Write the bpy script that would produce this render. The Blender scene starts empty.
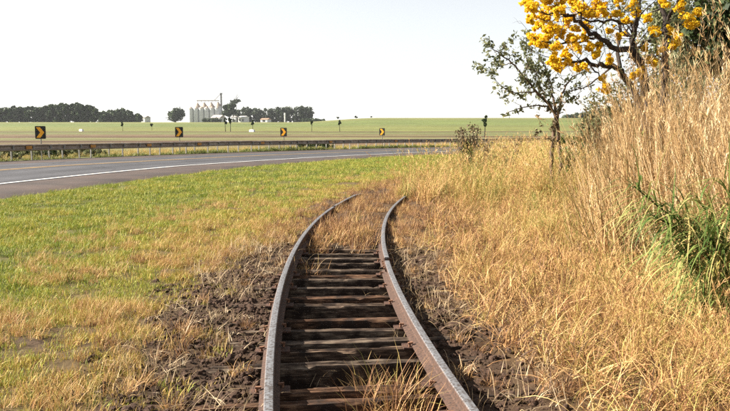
import bpy, bmesh, math, random
import numpy as np
from mathutils import Vector, Matrix
R = math.radians
rng = np.random.default_rng(7)
random.seed(7)
sc = bpy.context.scene
col = sc.collection

# ---------------------------------------------------------------- camera
EYE, FPX, HZ = 1.50, 730.0, 123.0
PITCH = math.atan((205.5 - HZ) / FPX)
cam_d = bpy.data.cameras.new('camera')
cam_d.lens, cam_d.sensor_width, cam_d.sensor_fit = 36.0, 36.0, 'HORIZONTAL'
cam_d.clip_start, cam_d.clip_end = 0.05, 6000
cam = bpy.data.objects.new('camera', cam_d)
col.objects.link(cam)
cam.location = (0, 0, EYE)
cam.rotation_euler = (R(90) - PITCH, 0, 0)
sc.camera = cam

# ---------------------------------------------------------------- sky and sun
SUN_EL = R(34)
sdir = Vector((-0.99, 0.10, 0)).normalized() * math.cos(SUN_EL) + Vector((0, 0, math.sin(SUN_EL)))
w = bpy.data.worlds.new('World'); sc.world = w; w.use_nodes = True
wn = w.node_tree.nodes; wl = w.node_tree.links
sky = wn.new('ShaderNodeTexSky'); sky.sky_type = 'NISHITA'; sky.sun_disc = False
sky.sun_elevation = SUN_EL; sky.sun_rotation = math.atan2(sdir.x, sdir.y)
sky.air_density, sky.dust_density, sky.ozone_density = 1.0, 0.15, 1.0
hsv = wn.new('ShaderNodeHueSaturation'); hsv.inputs['Saturation'].default_value = 0.22
bg = wn['Background']; bg.inputs[1].default_value = 0.052
wl.new(sky.outputs[0], hsv.inputs['Color']); wl.new(hsv.outputs[0], bg.inputs[0])
sun_d = bpy.data.lights.new('sun', 'SUN'); sun_d.energy = 5.0; sun_d.angle = R(0.5); sun_d.color = (1.0, 0.91, 0.79)
sun = bpy.data.objects.new('sun', sun_d); col.objects.link(sun)
sun.rotation_euler = sdir.to_track_quat('Z', 'Y').to_euler()
sun.location = (-60, -20, 60)
vs = sc.view_settings
vs.view_transform, vs.look, vs.gamma, vs.use_curve_mapping = 'Standard', 'None', 1.0, False
vs.exposure = 1.8
sc.cycles.use_denoising = False
sc.cycles.max_bounces = 6
sc.cycles.transparent_max_bounces = 4
sc.cycles.volume_bounces = 0

# ---------------------------------------------------------------- helpers
def ray(x, y):
    u, v = (x - 365) / FPX, (205.5 - y) / FPX
    return np.array([u, math.cos(PITCH) + v * math.sin(PITCH), -math.sin(PITCH) + v * math.cos(PITCH)])
def at_z(x, y, z):
    d = ray(x, y); t = (z - EYE) / d[2]
    return d[0] * t, d[1] * t
def at_Y(x, y, Y):
    d = ray(x, y); t = Y / d[1]
    return Vector((d[0] * t, Y, EYE + d[2] * t))
def sstep(a, b, x):
    t = np.clip((np.asarray(x, float) - a) / (b - a), 0, 1)
    return t * t * (3 - 2 * t)
_tab = np.random.default_rng(3).random((256, 256))
def vnoise(x, y):
    x = np.asarray(x, float); y = np.asarray(y, float)
    xi, yi = np.floor(x).astype(int), np.floor(y).astype(int)
    fx, fy = x - xi, y - yi
    fx, fy = fx * fx * (3 - 2 * fx), fy * fy * (3 - 2 * fy)
    g = lambda i, j: _tab[i & 255, j & 255]
    return (g(xi, yi) * (1 - fx) + g(xi + 1, yi) * fx) * (1 - fy) + (g(xi, yi + 1) * (1 - fx) + g(xi + 1, yi + 1) * fx) * fy
def fbm(x, y, o=3):
    s = 0; a = .5; t = 0
    for i in range(o):
        s = s + a * vnoise(x * 2 ** i + 17 * i, y * 2 ** i + 31 * i); t += a; a *= .5
    return s / t

def tag(o, label=None, cat=None, group=None, kind=None):
    for k, v in (('label', label), ('category', cat), ('group', group), ('kind', kind)):
        if v: o[k] = v
    return o
def empty(name, loc=(0, 0, 0), rz=0):
    o = bpy.data.objects.new(name, None); col.objects.link(o)
    o.location = loc; o.rotation_euler = (0, 0, rz); o.empty_display_size = .2
    return o
def copy_tree(o, parent=None):
    c = o.copy(); col.objects.link(c); c.parent = parent
    for ch in list(o.children): copy_tree(ch, c)
    return c

class MB:
    def __init__(s):
        s.v = []; s.f = []; s.a = []; s.m = []
    def add(s, v, f, a=0.0, m=0):
        b = len(s.v); s.v += [tuple(q) for q in v]; s.f += [tuple(b + i for i in q) for q in f]
        s.a += [a] * len(v); s.m += [m] * len(f)
    def box(s, c, d, rz=0, a=0.0, tilt=None, m=0):
        hx, hy, hz = d[0] / 2, d[1] / 2, d[2] / 2
        M = Matrix.Rotation(rz, 3, 'Z')
        if tilt: M = M @ Matrix.Rotation(tilt[0], 3, 'X') @ Matrix.Rotation(tilt[1], 3, 'Y')
        v = [Vector(c) + M @ Vector((x * hx, y * hy, z * hz)) for x in (-1, 1) for y in (-1, 1) for z in (-1, 1)]
        s.add(v, [(0, 1, 3, 2), (4, 6, 7, 5), (0, 4, 5, 1), (2, 3, 7, 6), (0, 2, 6, 4), (1, 5, 7, 3)], a, m)
    def tube(s, pts, rad, n=7, a=0.0, cap=True, m=0):
        pts = [Vector(p) for p in pts]; vs_ = []; up = Vector((0.3, 0.2, 1)).normalized()
        for i, p in enumerate(pts):
            t = (pts[min(i + 1, len(pts) - 1)] - pts[max(i - 1, 0)]).normalized()
            x = t.cross(up)
            if x.length < 1e-3: x = t.cross(Vector((1, 0, 0)))
            x.normalize(); y = t.cross(x)
            r = rad[i] if hasattr(rad, '__len__') else rad
            vs_ += [p + (x * math.cos(2 * math.pi * k / n) + y * math.sin(2 * math.pi * k / n)) * r for k in range(n)]
        fs = [(i * n + k, i * n + (k + 1) % n, (i + 1) * n + (k + 1) % n, (i + 1) * n + k) for i in range(len(pts) - 1) for k in range(n)]
        if cap: fs += [tuple(range(n))[::-1], tuple((len(pts) - 1) * n + k for k in range(n))]
        s.add(vs_, fs, a, m)
    def build(s, name, mats, parent=None, smooth=False, link=True):
        me = bpy.data.meshes.new(name)
        me.from_pydata(s.v, [], s.f)
        if any(s.a):
            at = me.attributes.new('rnd', 'FLOAT', 'POINT'); at.data.foreach_set('value', np.array(s.a, np.float32))
        for m in (mats if isinstance(mats, (list, tuple)) else [mats]): me.materials.append(m)
        if any(s.m): me.polygons.foreach_set('material_index', s.m)
        if smooth: me.polygons.foreach_set('use_smooth', [True] * len(me.polygons))
        o = bpy.data.objects.new(name, me)
        if link: col.objects.link(o)
        if parent: o.parent = parent
        return o
def np_mesh(name, V, F, mats, attrs=None, parent=None, smooth=False, link=True):
    """V (n,3), F (m,k) arrays"""
    me = bpy.data.meshes.new(name); V = np.asarray(V, np.float32); F = np.asarray(F, np.int32); k = F.shape[1]
    me.vertices.add(len(V)); me.vertices.foreach_set('co', V.ravel())
    me.loops.add(F.size); me.loops.foreach_set('vertex_index', F.ravel())
    me.polygons.add(len(F)); me.polygons.foreach_set('loop_start', np.arange(0, F.size, k, dtype=np.int32))
    me.update(calc_edges=True)
    for nm, arr in (attrs or {}).items():
        if arr.ndim == 1:
            at = me.attributes.new(nm, 'FLOAT', 'POINT'); at.data.foreach_set('value', arr.astype(np.float32))
        else:
            at = me.attributes.new(nm, 'FLOAT_COLOR', 'POINT')
            at.data.foreach_set('color', np.c_[arr, np.ones(len(arr))].astype(np.float32).ravel())
    for m in (mats if isinstance(mats, (list, tuple)) else [mats]): me.materials.append(m)
    if smooth: me.polygons.foreach_set('use_smooth', [True] * len(F))
    o = bpy.data.objects.new(name, me)
    if link: col.objects.link(o)
    if parent: o.parent = parent
    return o

# ---------------------------------------------------------------- materials
def new_mat(name):
    m = bpy.data.materials.new(name); m.use_nodes = True
    n = m.node_tree.nodes; b = n['Principled BSDF']
    return m, n, m.node_tree.links, b
ALB = .92                                                   # keeps the pigments at real-world reflectances for this exposure
def noise_mat(name, c1, c2, scale=5, rough=.85, bump=.0, bscale=40, detail=4, metal=0, stretch=None, spec=.3, c3=None):
    m, n, l, b = new_mat(name)
    tc = n.new('ShaderNodeTexCoord'); mp = n.new('ShaderNodeMapping'); l.new(tc.outputs['Object'], mp.inputs[0])
    if stretch: mp.inputs['Scale'].default_value = stretch
    t = n.new('ShaderNodeTexNoise'); t.inputs['Scale'].default_value = scale; t.inputs['Detail'].default_value = detail
    l.new(mp.outputs[0], t.inputs['Vector'])
    r = n.new('ShaderNodeValToRGB'); r.color_ramp.elements[0].position = .32; r.color_ramp.elements[1].position = .68
    r.color_ramp.elements[0].color = (*[q * ALB for q in c1], 1); r.color_ramp.elements[1].color = (*[q * ALB for q in c2], 1)
    if c3:
        e = r.color_ramp.elements.new(.5); e.color = (*[q * ALB for q in c3], 1)
    l.new(t.outputs['Fac'], r.inputs[0]); l.new(r.outputs[0], b.inputs['Base Color'])
    b.inputs['Roughness'].default_value = rough; b.inputs['Metallic'].default_value = metal
    b.inputs['Specular IOR Level'].default_value = spec
    if bump:
        t2 = n.new('ShaderNodeTexNoise'); t2.inputs['Scale'].default_value = bscale; t2.inputs['Detail'].default_value = 6
        l.new(mp.outputs[0], t2.inputs['Vector'])
        bp = n.new('ShaderNodeBump'); bp.inputs['Strength'].default_value = bump; bp.inputs['Distance'].default_value = .02
        l.new(t2.outputs['Fac'], bp.inputs['Height']); l.new(bp.outputs[0], b.inputs['Normal'])
    return m
def leaf_mat(name, ramp, use_dry=False, transl=.3, rough=.6, inst_var=.25):
    """colour from a ramp over the per-blade value (+ how dry this tuft is)"""
    m, n, l, b = new_mat(name)
    a = n.new('ShaderNodeAttribute'); a.attribute_name = 'rnd'
    val = a.outputs['Fac']
    if use_dry:
        d = n.new('ShaderNodeAttribute'); d.attribute_type = 'INSTANCER'; d.attribute_name = 'dry'
        s1 = n.new('ShaderNodeMath'); s1.operation = 'MULTIPLY_ADD'; s1.inputs[1].default_value = inst_var * 2; s1.inputs[2].default_value = -inst_var
        l.new(a.outputs['Fac'], s1.inputs[0])
        s2 = n.new('ShaderNodeMath'); s2.operation = 'ADD'; l.new(s1.outputs[0], s2.inputs[0]); l.new(d.outputs['Fac'], s2.inputs[1])
        val = s2.outputs[0]
    r = n.new('ShaderNodeValToRGB'); els = r.color_ramp.elements
    for i, (p, c) in enumerate(ramp):
        e = els[i] if i < 2 else els.new(p)
        e.position = p; e.color = (*[q * ALB for q in c], 1)
    l.new(val, r.inputs[0])
    l.new(r.outputs[0], b.inputs['Base Color']); b.inputs['Roughness'].default_value = rough
    b.inputs['Specular IOR Level'].default_value = .25
    tr = n.new('ShaderNodeBsdfTranslucent'); l.new(r.outputs[0], tr.inputs[0])
    mx = n.new('ShaderNodeMixShader'); mx.inputs[0].default_value = transl
    l.new(b.outputs[0], mx.inputs[1]); l.new(tr.outputs[0], mx.inputs[2]); l.new(mx.outputs[0], n['Material Output'].inputs[0])
    return m

M = {}
M['asphalt'] = noise_mat('asphalt', (.036, .037, .043), (.062, .063, .071), .5, .85, .3, 60, 10)
def road_mat(m):
    n, l = m.node_tree.nodes, m.node_tree.links; b = n['Principled BSDF']; src = b.inputs['Base Color'].links[0].from_socket
    tc = n.new('ShaderNodeTexCoord')
    sub = n.new('ShaderNodeVectorMath'); sub.operation = 'SUBTRACT'; sub.inputs[1].default_value = (70.75, -1.73, 0); l.new(tc.outputs['Object'], sub.inputs[0])
    fl = n.new('ShaderNodeVectorMath'); fl.operation = 'MULTIPLY'; fl.inputs[1].default_value = (1, 1, 0); l.new(sub.outputs[0], fl.inputs[0])
    ln = n.new('ShaderNodeVectorMath'); ln.operation = 'LENGTH'; l.new(fl.outputs[0], ln.inputs[0])
    ph = n.new('ShaderNodeMath'); ph.operation = 'MULTIPLY_ADD'; ph.inputs[1].default_value = 2 * math.pi / 1.9; ph.inputs[2].default_value = -(80.6 + 3.4) * 2 * math.pi / 1.9; l.new(ln.outputs['Value'], ph.inputs[0])
    co = n.new('ShaderNodeMath'); co.operation = 'COSINE'; l.new(ph.outputs[0], co.inputs[0])
    mr = n.new('ShaderNodeMapRange'); mr.inputs[1].default_value = -1; mr.inputs[3].default_value = .82; mr.inputs[4].default_value = 1.16; l.new(co.outputs[0], mr.inputs[0])
    vo = n.new('ShaderNodeTexVoronoi'); vo.feature = 'DISTANCE_TO_EDGE'; vo.inputs['Scale'].default_value = .45; l.new(tc.outputs['Object'], vo.inputs['Vector'])
    cr = n.new('ShaderNodeMapRange'); cr.inputs[1].default_value = .004; cr.inputs[2].default_value = .02; cr.inputs[3].default_value = .55; cr.inputs[4].default_value = 1; l.new(vo.outputs['Distance'], cr.inputs[0])
    mu = n.new('ShaderNodeMath'); mu.operation = 'MULTIPLY'; l.new(mr.outputs[0], mu.inputs[0]); l.new(cr.outputs[0], mu.inputs[1])
    sc_n = n.new('ShaderNodeVectorMath'); sc_n.operation = 'SCALE'; l.new(src, sc_n.inputs[0]); l.new(mu.outputs[0], sc_n.inputs['Scale']); l.new(sc_n.outputs[0], b.inputs['Base Color'])
road_mat(M['asphalt'])
M['shoulder'] = noise_mat('shoulder_asphalt', (.042, .032, .029), (.078, .055, .046), .8, .9, .3, 60)
M['line_white'] = noise_mat('worn_white_paint', (.55, .55, .54), (.78, .78, .76), 3, .7)
M['line_yellow'] = noise_mat('worn_yellow_paint', (.28, .19, .10), (.45, .30, .12), 2, .7)
M['galv'] = noise_mat('dusty_galvanised_steel', (.22, .17, .13), (.38, .32, .26), 3, .65, 0, metal=.25, c3=(.25, .2, .16))
M['post'] = noise_mat('pale_post_steel', (.15, .145, .13), (.26, .25, .22), 6, .7)
M['reflector'] = noise_mat('amber_reflector', (.34, .14, .02), (.46, .21, .03), 4, .5)
M['sign_black'] = noise_mat('black_sign_sheet', (.012, .012, .012), (.02, .02, .02), 3, .5)
M['sign_amber'] = noise_mat('amber_sign_sheet', (.80, .34, .015), (.88, .42, .03), 3, .5)
M['rust'] = noise_mat('rusty_steel', (.035, .018, .013), (.12, .062, .040), 22, .85, .5, 120, c3=(.07, .037, .025))
M['rust_pale'] = noise_mat('pale_rust', (.13, .06, .035), (.28, .15, .09), 30, .85, .4, 150)
M['wood'] = None
M['white_wall'] = noise_mat('white_wall', (.6, .6, .58), (.72, .72, .7), 1, .9)
M['silo'] = noise_mat('silo_steel', (.50, .52, .54), (.66, .67, .68), .4, .55, metal=.2, stretch=(3, 3, .2))
M['silo_roof'] = noise_mat('silo_roof_dust', (.36, .29, .23), (.46, .38, .31), .3, .8)
M['steel_dark'] = noise_mat('elevator_steel', (.16, .15, .15), (.26, .25, .24), 1, .7)
M['tile_roof'] = noise_mat('faded_roof', (.30, .28, .26), (.42, .38, .35), .5, .9)
M['glass_dark'] = noise_mat('dark_opening', (.02, .022, .025), (.04, .04, .045), 1, .2)
M['bark'] = noise_mat('dark_bark', (.018, .014, .012), (.06, .045, .036), 14, .95, .6, 60, stretch=(1, 1, .35))
M['bark_brown'] = noise_mat('brown_bark', (.05, .034, .025), (.19, .13, .09), 14, .95, .6, 60, stretch=(1, 1, .35))

def wood_mat():
    m, n, l, b = new_mat('weathered_sleeper')
    tc = n.new('ShaderNodeTexCoord'); mp = n.new('ShaderNodeMapping'); mp.inputs['Scale'].default_value = (9, 60, 60)
    oi = n.new('ShaderNodeObjectInfo'); ad = n.new('ShaderNodeVectorMath'); ad.operation = 'ADD'
    cx = n.new('ShaderNodeCombineXYZ'); mu = n.new('ShaderNodeMath'); mu.operation = 'MULTIPLY'; mu.inputs[1].default_value = 40
    l.new(oi.outputs['Random'], mu.inputs[0]); l.new(mu.outputs[0], cx.inputs[0])
    l.new(tc.outputs['Object'], ad.inputs[0]); l.new(cx.outputs[0], ad.inputs[1]); l.new(ad.outputs[0], mp.inputs[0])
    t = n.new('ShaderNodeTexNoise'); t.inputs['Scale'].default_value = 1; t.inputs['Detail'].default_value = 6; l.new(mp.outputs[0], t.inputs['Vector'])
    r = n.new('ShaderNodeValToRGB'); e = r.color_ramp.elements
    e[0].position = .3; e[0].color = (.016, .012, .010, 1); e[1].position = .74; e[1].color = (.25, .20, .145, 1)
    k = e.new(.5); k.color = (.075, .052, .037, 1)
    l.new(t.outputs['Fac'], r.inputs[0])
    # some sleepers redder than others
    hs = n.new('ShaderNodeMixRGB'); hs.blend_type = 'MULTIPLY'; hs.inputs[2].default_value = (1.0, .74, .60, 1)
    mr = n.new('ShaderNodeMapRange'); mr.inputs[1].default_value = .35; mr.inputs[2].default_value = .75
    l.new(oi.outputs['Random'], mr.inputs[0]); l.new(mr.outputs[0], hs.inputs[0]); l.new(r.outputs[0], hs.inputs[1])
    # patches of soil ground into the timber
    t2 = n.new('ShaderNodeTexNoise'); t2.inputs['Scale'].default_value = 6; t2.inputs['Detail'].default_value = 5; l.new(ad.outputs[0], t2.inputs['Vector'])
    r2 = n.new('ShaderNodeValToRGB'); r2.color_ramp.elements[0].position = .46; r2.color_ramp.elements[1].position = .6; l.new(t2.outputs['Fac'], r2.inputs[0])
    ms = n.new('ShaderNodeMixRGB'); ms.inputs[2].default_value = (.024, .016, .012, 1); l.new(r2.outputs[0], ms.inputs[0]); l.new(hs.outputs[0], ms.inputs[1])
    l.new(ms.outputs[0], b.inputs['Base Color']); b.inputs['Roughness'].default_value = .9; b.inputs['Specular IOR Level'].default_value = .2
    bp = n.new('ShaderNodeBump'); bp.inputs['Strength'].default_value = .8; bp.inputs['Distance'].default_value = .01
    l.new(t.outputs['Fac'], bp.inputs['Height']); l.new(bp.outputs[0], b.inputs['Normal'])
    return m
M['wood'] = wood_mat()
def rail_mat():
    m, n, l, b = new_mat('rail_steel')
    g = n.new('ShaderNodeAttribute'); g.attribute_name = 'rnd'      # 1 on the running surface
    tc = n.new('ShaderNodeTexCoord')
    t = n.new('ShaderNodeTexNoise'); t.inputs['Scale'].default_value = 60; t.inputs['Detail'].default_value = 8; l.new(tc.outputs['Object'], t.inputs['Vector'])
    r = n.new('ShaderNodeValToRGB'); e = r.color_ramp.elements
    e[0].position = .3; e[0].color = (.022, .013, .010, 1); e[1].position = .7; e[1].color = (.10, .052, .033, 1)
    l.new(t.outputs['Fac'], r.inputs[0])
    r2 = n.new('ShaderNodeValToRGB'); e = r2.color_ramp.elements
    e[0].position = .36; e[0].color = (.075, .06, .052, 1); e[1].position = .58; e[1].color = (.19, .195, .206, 1)
    l.new(t.outputs['Fac'], r2.inputs[0])
    mx = n.new('ShaderNodeMixRGB'); l.new(g.outputs['Fac'], mx.inputs[0]); l.new(r.outputs[0], mx.inputs[1]); l.new(r2.outputs[0], mx.inputs[2])
    l.new(mx.outputs[0], b.inputs['Base Color'])
    mr = n.new('ShaderNodeMapRange'); mr.inputs[3].default_value = .9; mr.inputs[4].default_value = .5; l.new(g.outputs['Fac'], mr.inputs[0]); l.new(mr.outputs[0], b.inputs['Roughness'])
    m2 = n.new('ShaderNodeMath'); m2.operation = 'MULTIPLY'; m2.inputs[1].default_value = .35; l.new(g.outputs['Fac'], m2.inputs[0]); l.new(m2.outputs[0], b.inputs['Metallic'])
    bp = n.new('ShaderNodeBump'); bp.inputs['Strength'].default_value = .15; bp.inputs['Distance'].default_value = .002
    l.new(t.outputs['Fac'], bp.inputs['Height']); l.new(bp.outputs[0], b.inputs['Normal'])
    return m
M['rail'] = rail_mat()
def ground_mat():
    m, n, l, b = new_mat('ground_soil_and_turf')
    a = n.new('ShaderNodeAttribute'); a.attribute_name = 'gcol'
    tc = n.new('ShaderNodeTexCoord')
    t = n.new('ShaderNodeTexNoise'); t.inputs['Scale'].default_value = 14; t.inputs['Detail'].default_value = 8; l.new(tc.outputs['Object'], t.inputs['Vector'])
    t3 = n.new('ShaderNodeTexNoise'); t3.inputs['Scale'].default_value = .35; t3.inputs['Detail'].default_value = 6; l.new(tc.outputs['Object'], t3.inputs['Vector'])
    ad = n.new('ShaderNodeMath'); ad.operation = 'ADD'; l.new(t.outputs['Fac'], ad.inputs[0]); l.new(t3.outputs['Fac'], ad.inputs[1])
    r = n.new('ShaderNodeMapRange'); r.inputs[1].default_value = .6; r.inputs[2].default_value = 1.4; r.inputs[3].default_value = .55; r.inputs[4].default_value = 1.45
    l.new(ad.outputs[0], r.inputs[0])
    mx = n.new('ShaderNodeVectorMath'); mx.operation = 'SCALE'; l.new(a.outputs['Color'], mx.inputs[0]); l.new(r.outputs[0], mx.inputs['Scale'])
    l.new(mx.outputs[0], b.inputs['Base Color']); b.inputs['Roughness'].default_value = .95; b.inputs['Specular IOR Level'].default_value = .15
    bp = n.new('ShaderNodeBump'); bp.inputs['Strength'].default_value = .7; bp.inputs['Distance'].default_value = .03
    l.new(t.outputs['Fac'], bp.inputs['Height']); l.new(bp.outputs[0], b.inputs['Normal'])
    return m
M['ground'] = ground_mat()
M['clod'] = noise_mat('soil_clod', (.028, .017, .011), (.16, .09, .054), 14, .95, .6, 70, c3=(.07, .042, .029))
G_GREEN, G_LIME, G_STRAW, G_RUST = (.10, .155, .018), (.27, .27, .035), (.46, .285, .075), (.22, .105, .035)
M['lawn'] = leaf_mat('lawn_blades', [(0, (.07, .10, .02)), (.3, (.25, .33, .04)), (.5, (.42, .39, .07)), (.72, (.52, .36, .11)), (1, (.20, .11, .05))], True, .2, inst_var=.3)
M['dry'] = leaf_mat('dry_blades', [(0, (.16, .19, .04)), (.18, (.42, .36, .09)), (.36, (.66, .46, .19)), (.55, (.62, .38, .165)), (.75, (.36, .185, .085)), (1, (.08, .04, .022))], True, .18, inst_var=.36)
M['straw'] = leaf_mat('pale_straw', [(0, (.30, .20, .10)), (.5, (.5, .36, .2)), (1, (.62, .5, .33))], False, .2)
M['cane'] = leaf_mat('dry_cane', [(0, (.10, .12, .035)), (.12, (.12, .07, .035)), (.45, (.40, .25, .11)), (.75, (.56, .38, .18)), (1, (.74, .58, .36))], True, .15, inst_var=.48)
M['cane_green'] = leaf_mat('cane_leaf', [(0, (.05, .095, .02)), (.4, (.14, .20, .045)), (.7, (.28, .31, .09)), (1, (.52, .40, .16))], False, .3)
M['leaf_dark'] = leaf_mat('dark_leaf', [(0, (.018, .032, .012)), (.6, (.04, .065, .02)), (1, (.085, .11, .035))], False, .2)
M['leaf_olive'] = leaf_mat('olive_leaf', [(0, (.06, .072, .03)), (.6, (.155, .17, .075)), (1, (.32, .31, .17))], False, .42)
M['leaf_dead'] = leaf_mat('dead_leaf', [(0, (.06, .05, .028)), (.6, (.15, .115, .06)), (1, (.30, .24, .14))], False, .2)
M['leaf_far'] = leaf_mat('woodland_leaf', [(0, (.014, .030, .012)), (.6, (.030, .058, .018)), (1, (.065, .095, .026))], False, .15)
M['leaf_pale'] = leaf_mat('pale_eucalyptus_leaf', [(0, (.03, .045, .03)), (.6, (.06, .085, .05)), (1, (.10, .13, .07))], False, .15)
M['blossom'] = leaf_mat('yellow_blossom', [(0, (.70, .40, .01)), (.5, (.88, .60, .02)), (1, (.96, .76, .07))], False, .45)
M['weed'] = leaf_mat('roadside_weed', [(0, (.05, .09, .02)), (.5, (.14, .18, .04)), (1, (.3, .28, .09))], False, .25)

# ---------------------------------------------------------------- the line of the track, from the two rails in the photograph (rail top z = 0)
LPX = [(266.4, 411), (270.4, 349.3), (272.9, 324.5), (276.4, 299.6), (282.8, 274.8), (293.5, 250), (302, 238.5), (309.7, 226.8), (319.5, 219), (335, 207.3), (352.6, 196.6), (371.2, 188.8)]
RPX = [(475.8, 411), (433, 345), (418.8, 324.5), (403.4, 299.6), (391.5, 274.8), (385.5, 250), (383.2, 238.5), (382.6, 228.7), (383.8, 219), (389.5, 207.3), (400.5, 196.6), (414, 188.8)]
GAUGE = 1.075
cl = []
for a, b in zip(LPX, RPX):
    p, q = at_z(*a, 0), at_z(*b, 0); cl.append(((p[0] + q[0]) / 2, (p[1] + q[1]) / 2))
cl = np.array(cl)
pf = np.polyfit(cl[:, 1], cl[:, 0], 4)
ys_ = np.linspace(3.3, 16.0, 200)
pts = np.c_[np.polyval(pf, ys_), ys_]
h0 = pts[1] - pts[0]; h0 /= np.linalg.norm(h0)
back = np.array([pts[0] - h0 * s for s in np.linspace(6, .1, 60)])
hd = math.atan2(*(pts[-1] - pts[-5]))                       # carry on the curve beyond with growing turn to the right
ext = [pts[-1]]
for i in range(260):
    hd += 0.1 / 24.0
    ext.append(ext[-1] + .1 * np.array([math.sin(hd), math.cos(hd)]))
CL = np.vstack([back, pts, np.array(ext[1:])])
seg = np.r_[0, np.cumsum(np.linalg.norm(np.diff(CL, axis=0), axis=1))]
SS = np.arange(0, seg[-1], .1)
CL = np.c_[np.interp(SS, seg, CL[:, 0]), np.interp(SS, seg, CL[:, 1])]
TAN = np.gradient(CL, axis=0); TAN /= np.linalg.norm(TAN, axis=1)[:, None]
NRM = np.c_[TAN[:, 1], -TAN[:, 0]]                          # to the right of travel
def track_d(X, Y):
    X = np.ravel(X); Y = np.ravel(Y); d = np.full(len(X), 50.0); s = np.zeros(len(X))
    near = np.where((np.abs(X - 2) < 25) & (Y < 42) & (Y > -8))[0]
    C = CL[::2]
    for k in range(0, len(near), 4000):
        ii = near[k:k + 4000]
        D2 = (X[ii, None] - C[None, :, 0]) ** 2 + (Y[ii, None] - C[None, :, 1]) ** 2
        j = D2.argmin(1) * 2
        d[ii] = (X[ii] - CL[j, 0]) * NRM[j, 0] + (Y[ii] - CL[j, 1]) * NRM[j, 1]; s[ii] = SS[j]
        far_ = np.sqrt(D2.min(1)); d[ii] = np.where(np.abs(d[ii]) < far_ * .8, np.sign(d[ii] + 1e-9) * far_, d[ii])
    return d, s
ROAD_C, ROAD_R = np.array([70.75, -1.73]), 80.6             # bend of the road: near edge radius
def road_off(X, Y):
    return np.hypot(X - ROAD_C[0], Y - ROAD_C[1]) - ROAD_R
def z_base(X, Y):
    X = np.asarray(X, float); Y = np.asarray(Y, float)
    low = np.interp(Y, [-100, 23, 27, 68, 72, 110, 210], [-.12, -.12, -.13, -.695, -.735, -.78, -.62])
    crest = 2.3 + 3.6 * sstep(-.10, .02, X / np.maximum(Y, 50))
    up = sstep(190, 640, Y)
    return low * (1 - up) + crest * up - 6 * sstep(900, 1200, Y) * sstep(-.1, .02, X / np.maximum(Y, 50))
def z_ground(X, Y, td=None):
    d = track_d(X, Y)[0] if td is None else td
    X = np.ravel(X); Y = np.ravel(Y)
    z = z_base(X, Y)
    onroad = sstep(-.9, -.1, road_off(X, Y)) * (Y > 8)
    near = sstep(60, 30, Y) * (1 - onroad) * (Y < 70)
    z = z + near * ((fbm(X * .9, Y * .9) - .5) * .10 + (fbm(X * 5, Y * 5, 2) - .5) * .035)
    over = sstep(8.6, 10.4, Y)                              # beyond here the track is overgrown
    bed = 1 - sstep(.92, 1.35, np.abs(d))
    soil = -.158 + (fbm(X * 9 + 5, Y * 9, 3) - .5) * .075
    inside = 1 - sstep(.42, .60, np.abs(d))
    soil = soil - inside * (.19 - .07 * sstep(7.2, 8.6, Y)) * (1 - over) + over * .075
    z = z * (1 - bed) + soil * bed
    z = z + .10 * sstep(1.6, 4.5, d) * (d < 30)             # the right-hand bank stands a little higher
    z = z - onroad * .03
    return z

# ---------------------------------------------------------------- ground sheet
def spread(lo, hi, step, a, b, ratio=1.13):
    mid = list(np.arange(lo, hi, step)); s = step; x = mid[-1]; up = []
    while x < b: s *= ratio; x += s; up.append(min(x, b))
    s = step; x = lo; dn = []
    while x > a: s *= ratio; x -= s; dn.append(max(x, a))
    return np.array(dn[::-1] + mid + up)
xs = spread(-3.6, 4.6, .06, -1500, 1500)
ys = spread(2.4, 13.5, .06, -90, 60, 1.1)
ys = np.unique(np.r_[ys[:-1], np.arange(60, 260, 2.5), np.arange(260, 1400, 20)])
XX, YY = np.meshgrid(xs, ys); nx, ny = len(xs), len(ys)
gx, gy = XX.ravel(), YY.ravel()
gd, gs = track_d(gx, gy)
gz = z_ground(gx, gy, gd)
idx = np.arange(nx * ny).reshape(ny, nx)
F = np.c_[idx[:-1, :-1].ravel(), idx[:-1, 1:].ravel(), idx[1:, 1:].ravel(), idx[1:, :-1].ravel()]
C3 = lambda c: np.array(c)[None, :]
mixc = lambda a, b, t: a * (1 - t[:, None]) + b * t[:, None]
nz = fbm(gx * .7, gy * .7); nz2 = fbm(gx * 3.1, gy * 3.1)
green_t = sstep(1.6, 4.6, -gd + (nz - .5) * 3.0)
gc = mixc(C3((.10, .068, .032)), C3((.085, .085, .024)), green_t)
gc = mixc(gc, C3((.10, .062, .03)), (gd > 0).astype(float) * (gd < 40))
soil_m = np.where(gd < 0, 1 - sstep(1.15, 1.9, -gd + (nz2 - .5) * 1.3), 1 - sstep(1.0, 1.45, gd + (nz2 - .5) * .5))
gc = mixc(gc, C3((.050, .031, .019)), soil_m)
gc = mixc(gc, C3((.022, .015, .012)), (1 - sstep(.42, .56, np.abs(gd))) * (1 - sstep(8.2, 9.4, gy)))  # dark soil between the rails, colour deepened further to paint in the gaps' shade
over_t = sstep(8.8, 11.5, gy) * (np.abs(gd) < 1.6)
gc = mixc(gc, C3((.075, .047, .027)), over_t)
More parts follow.
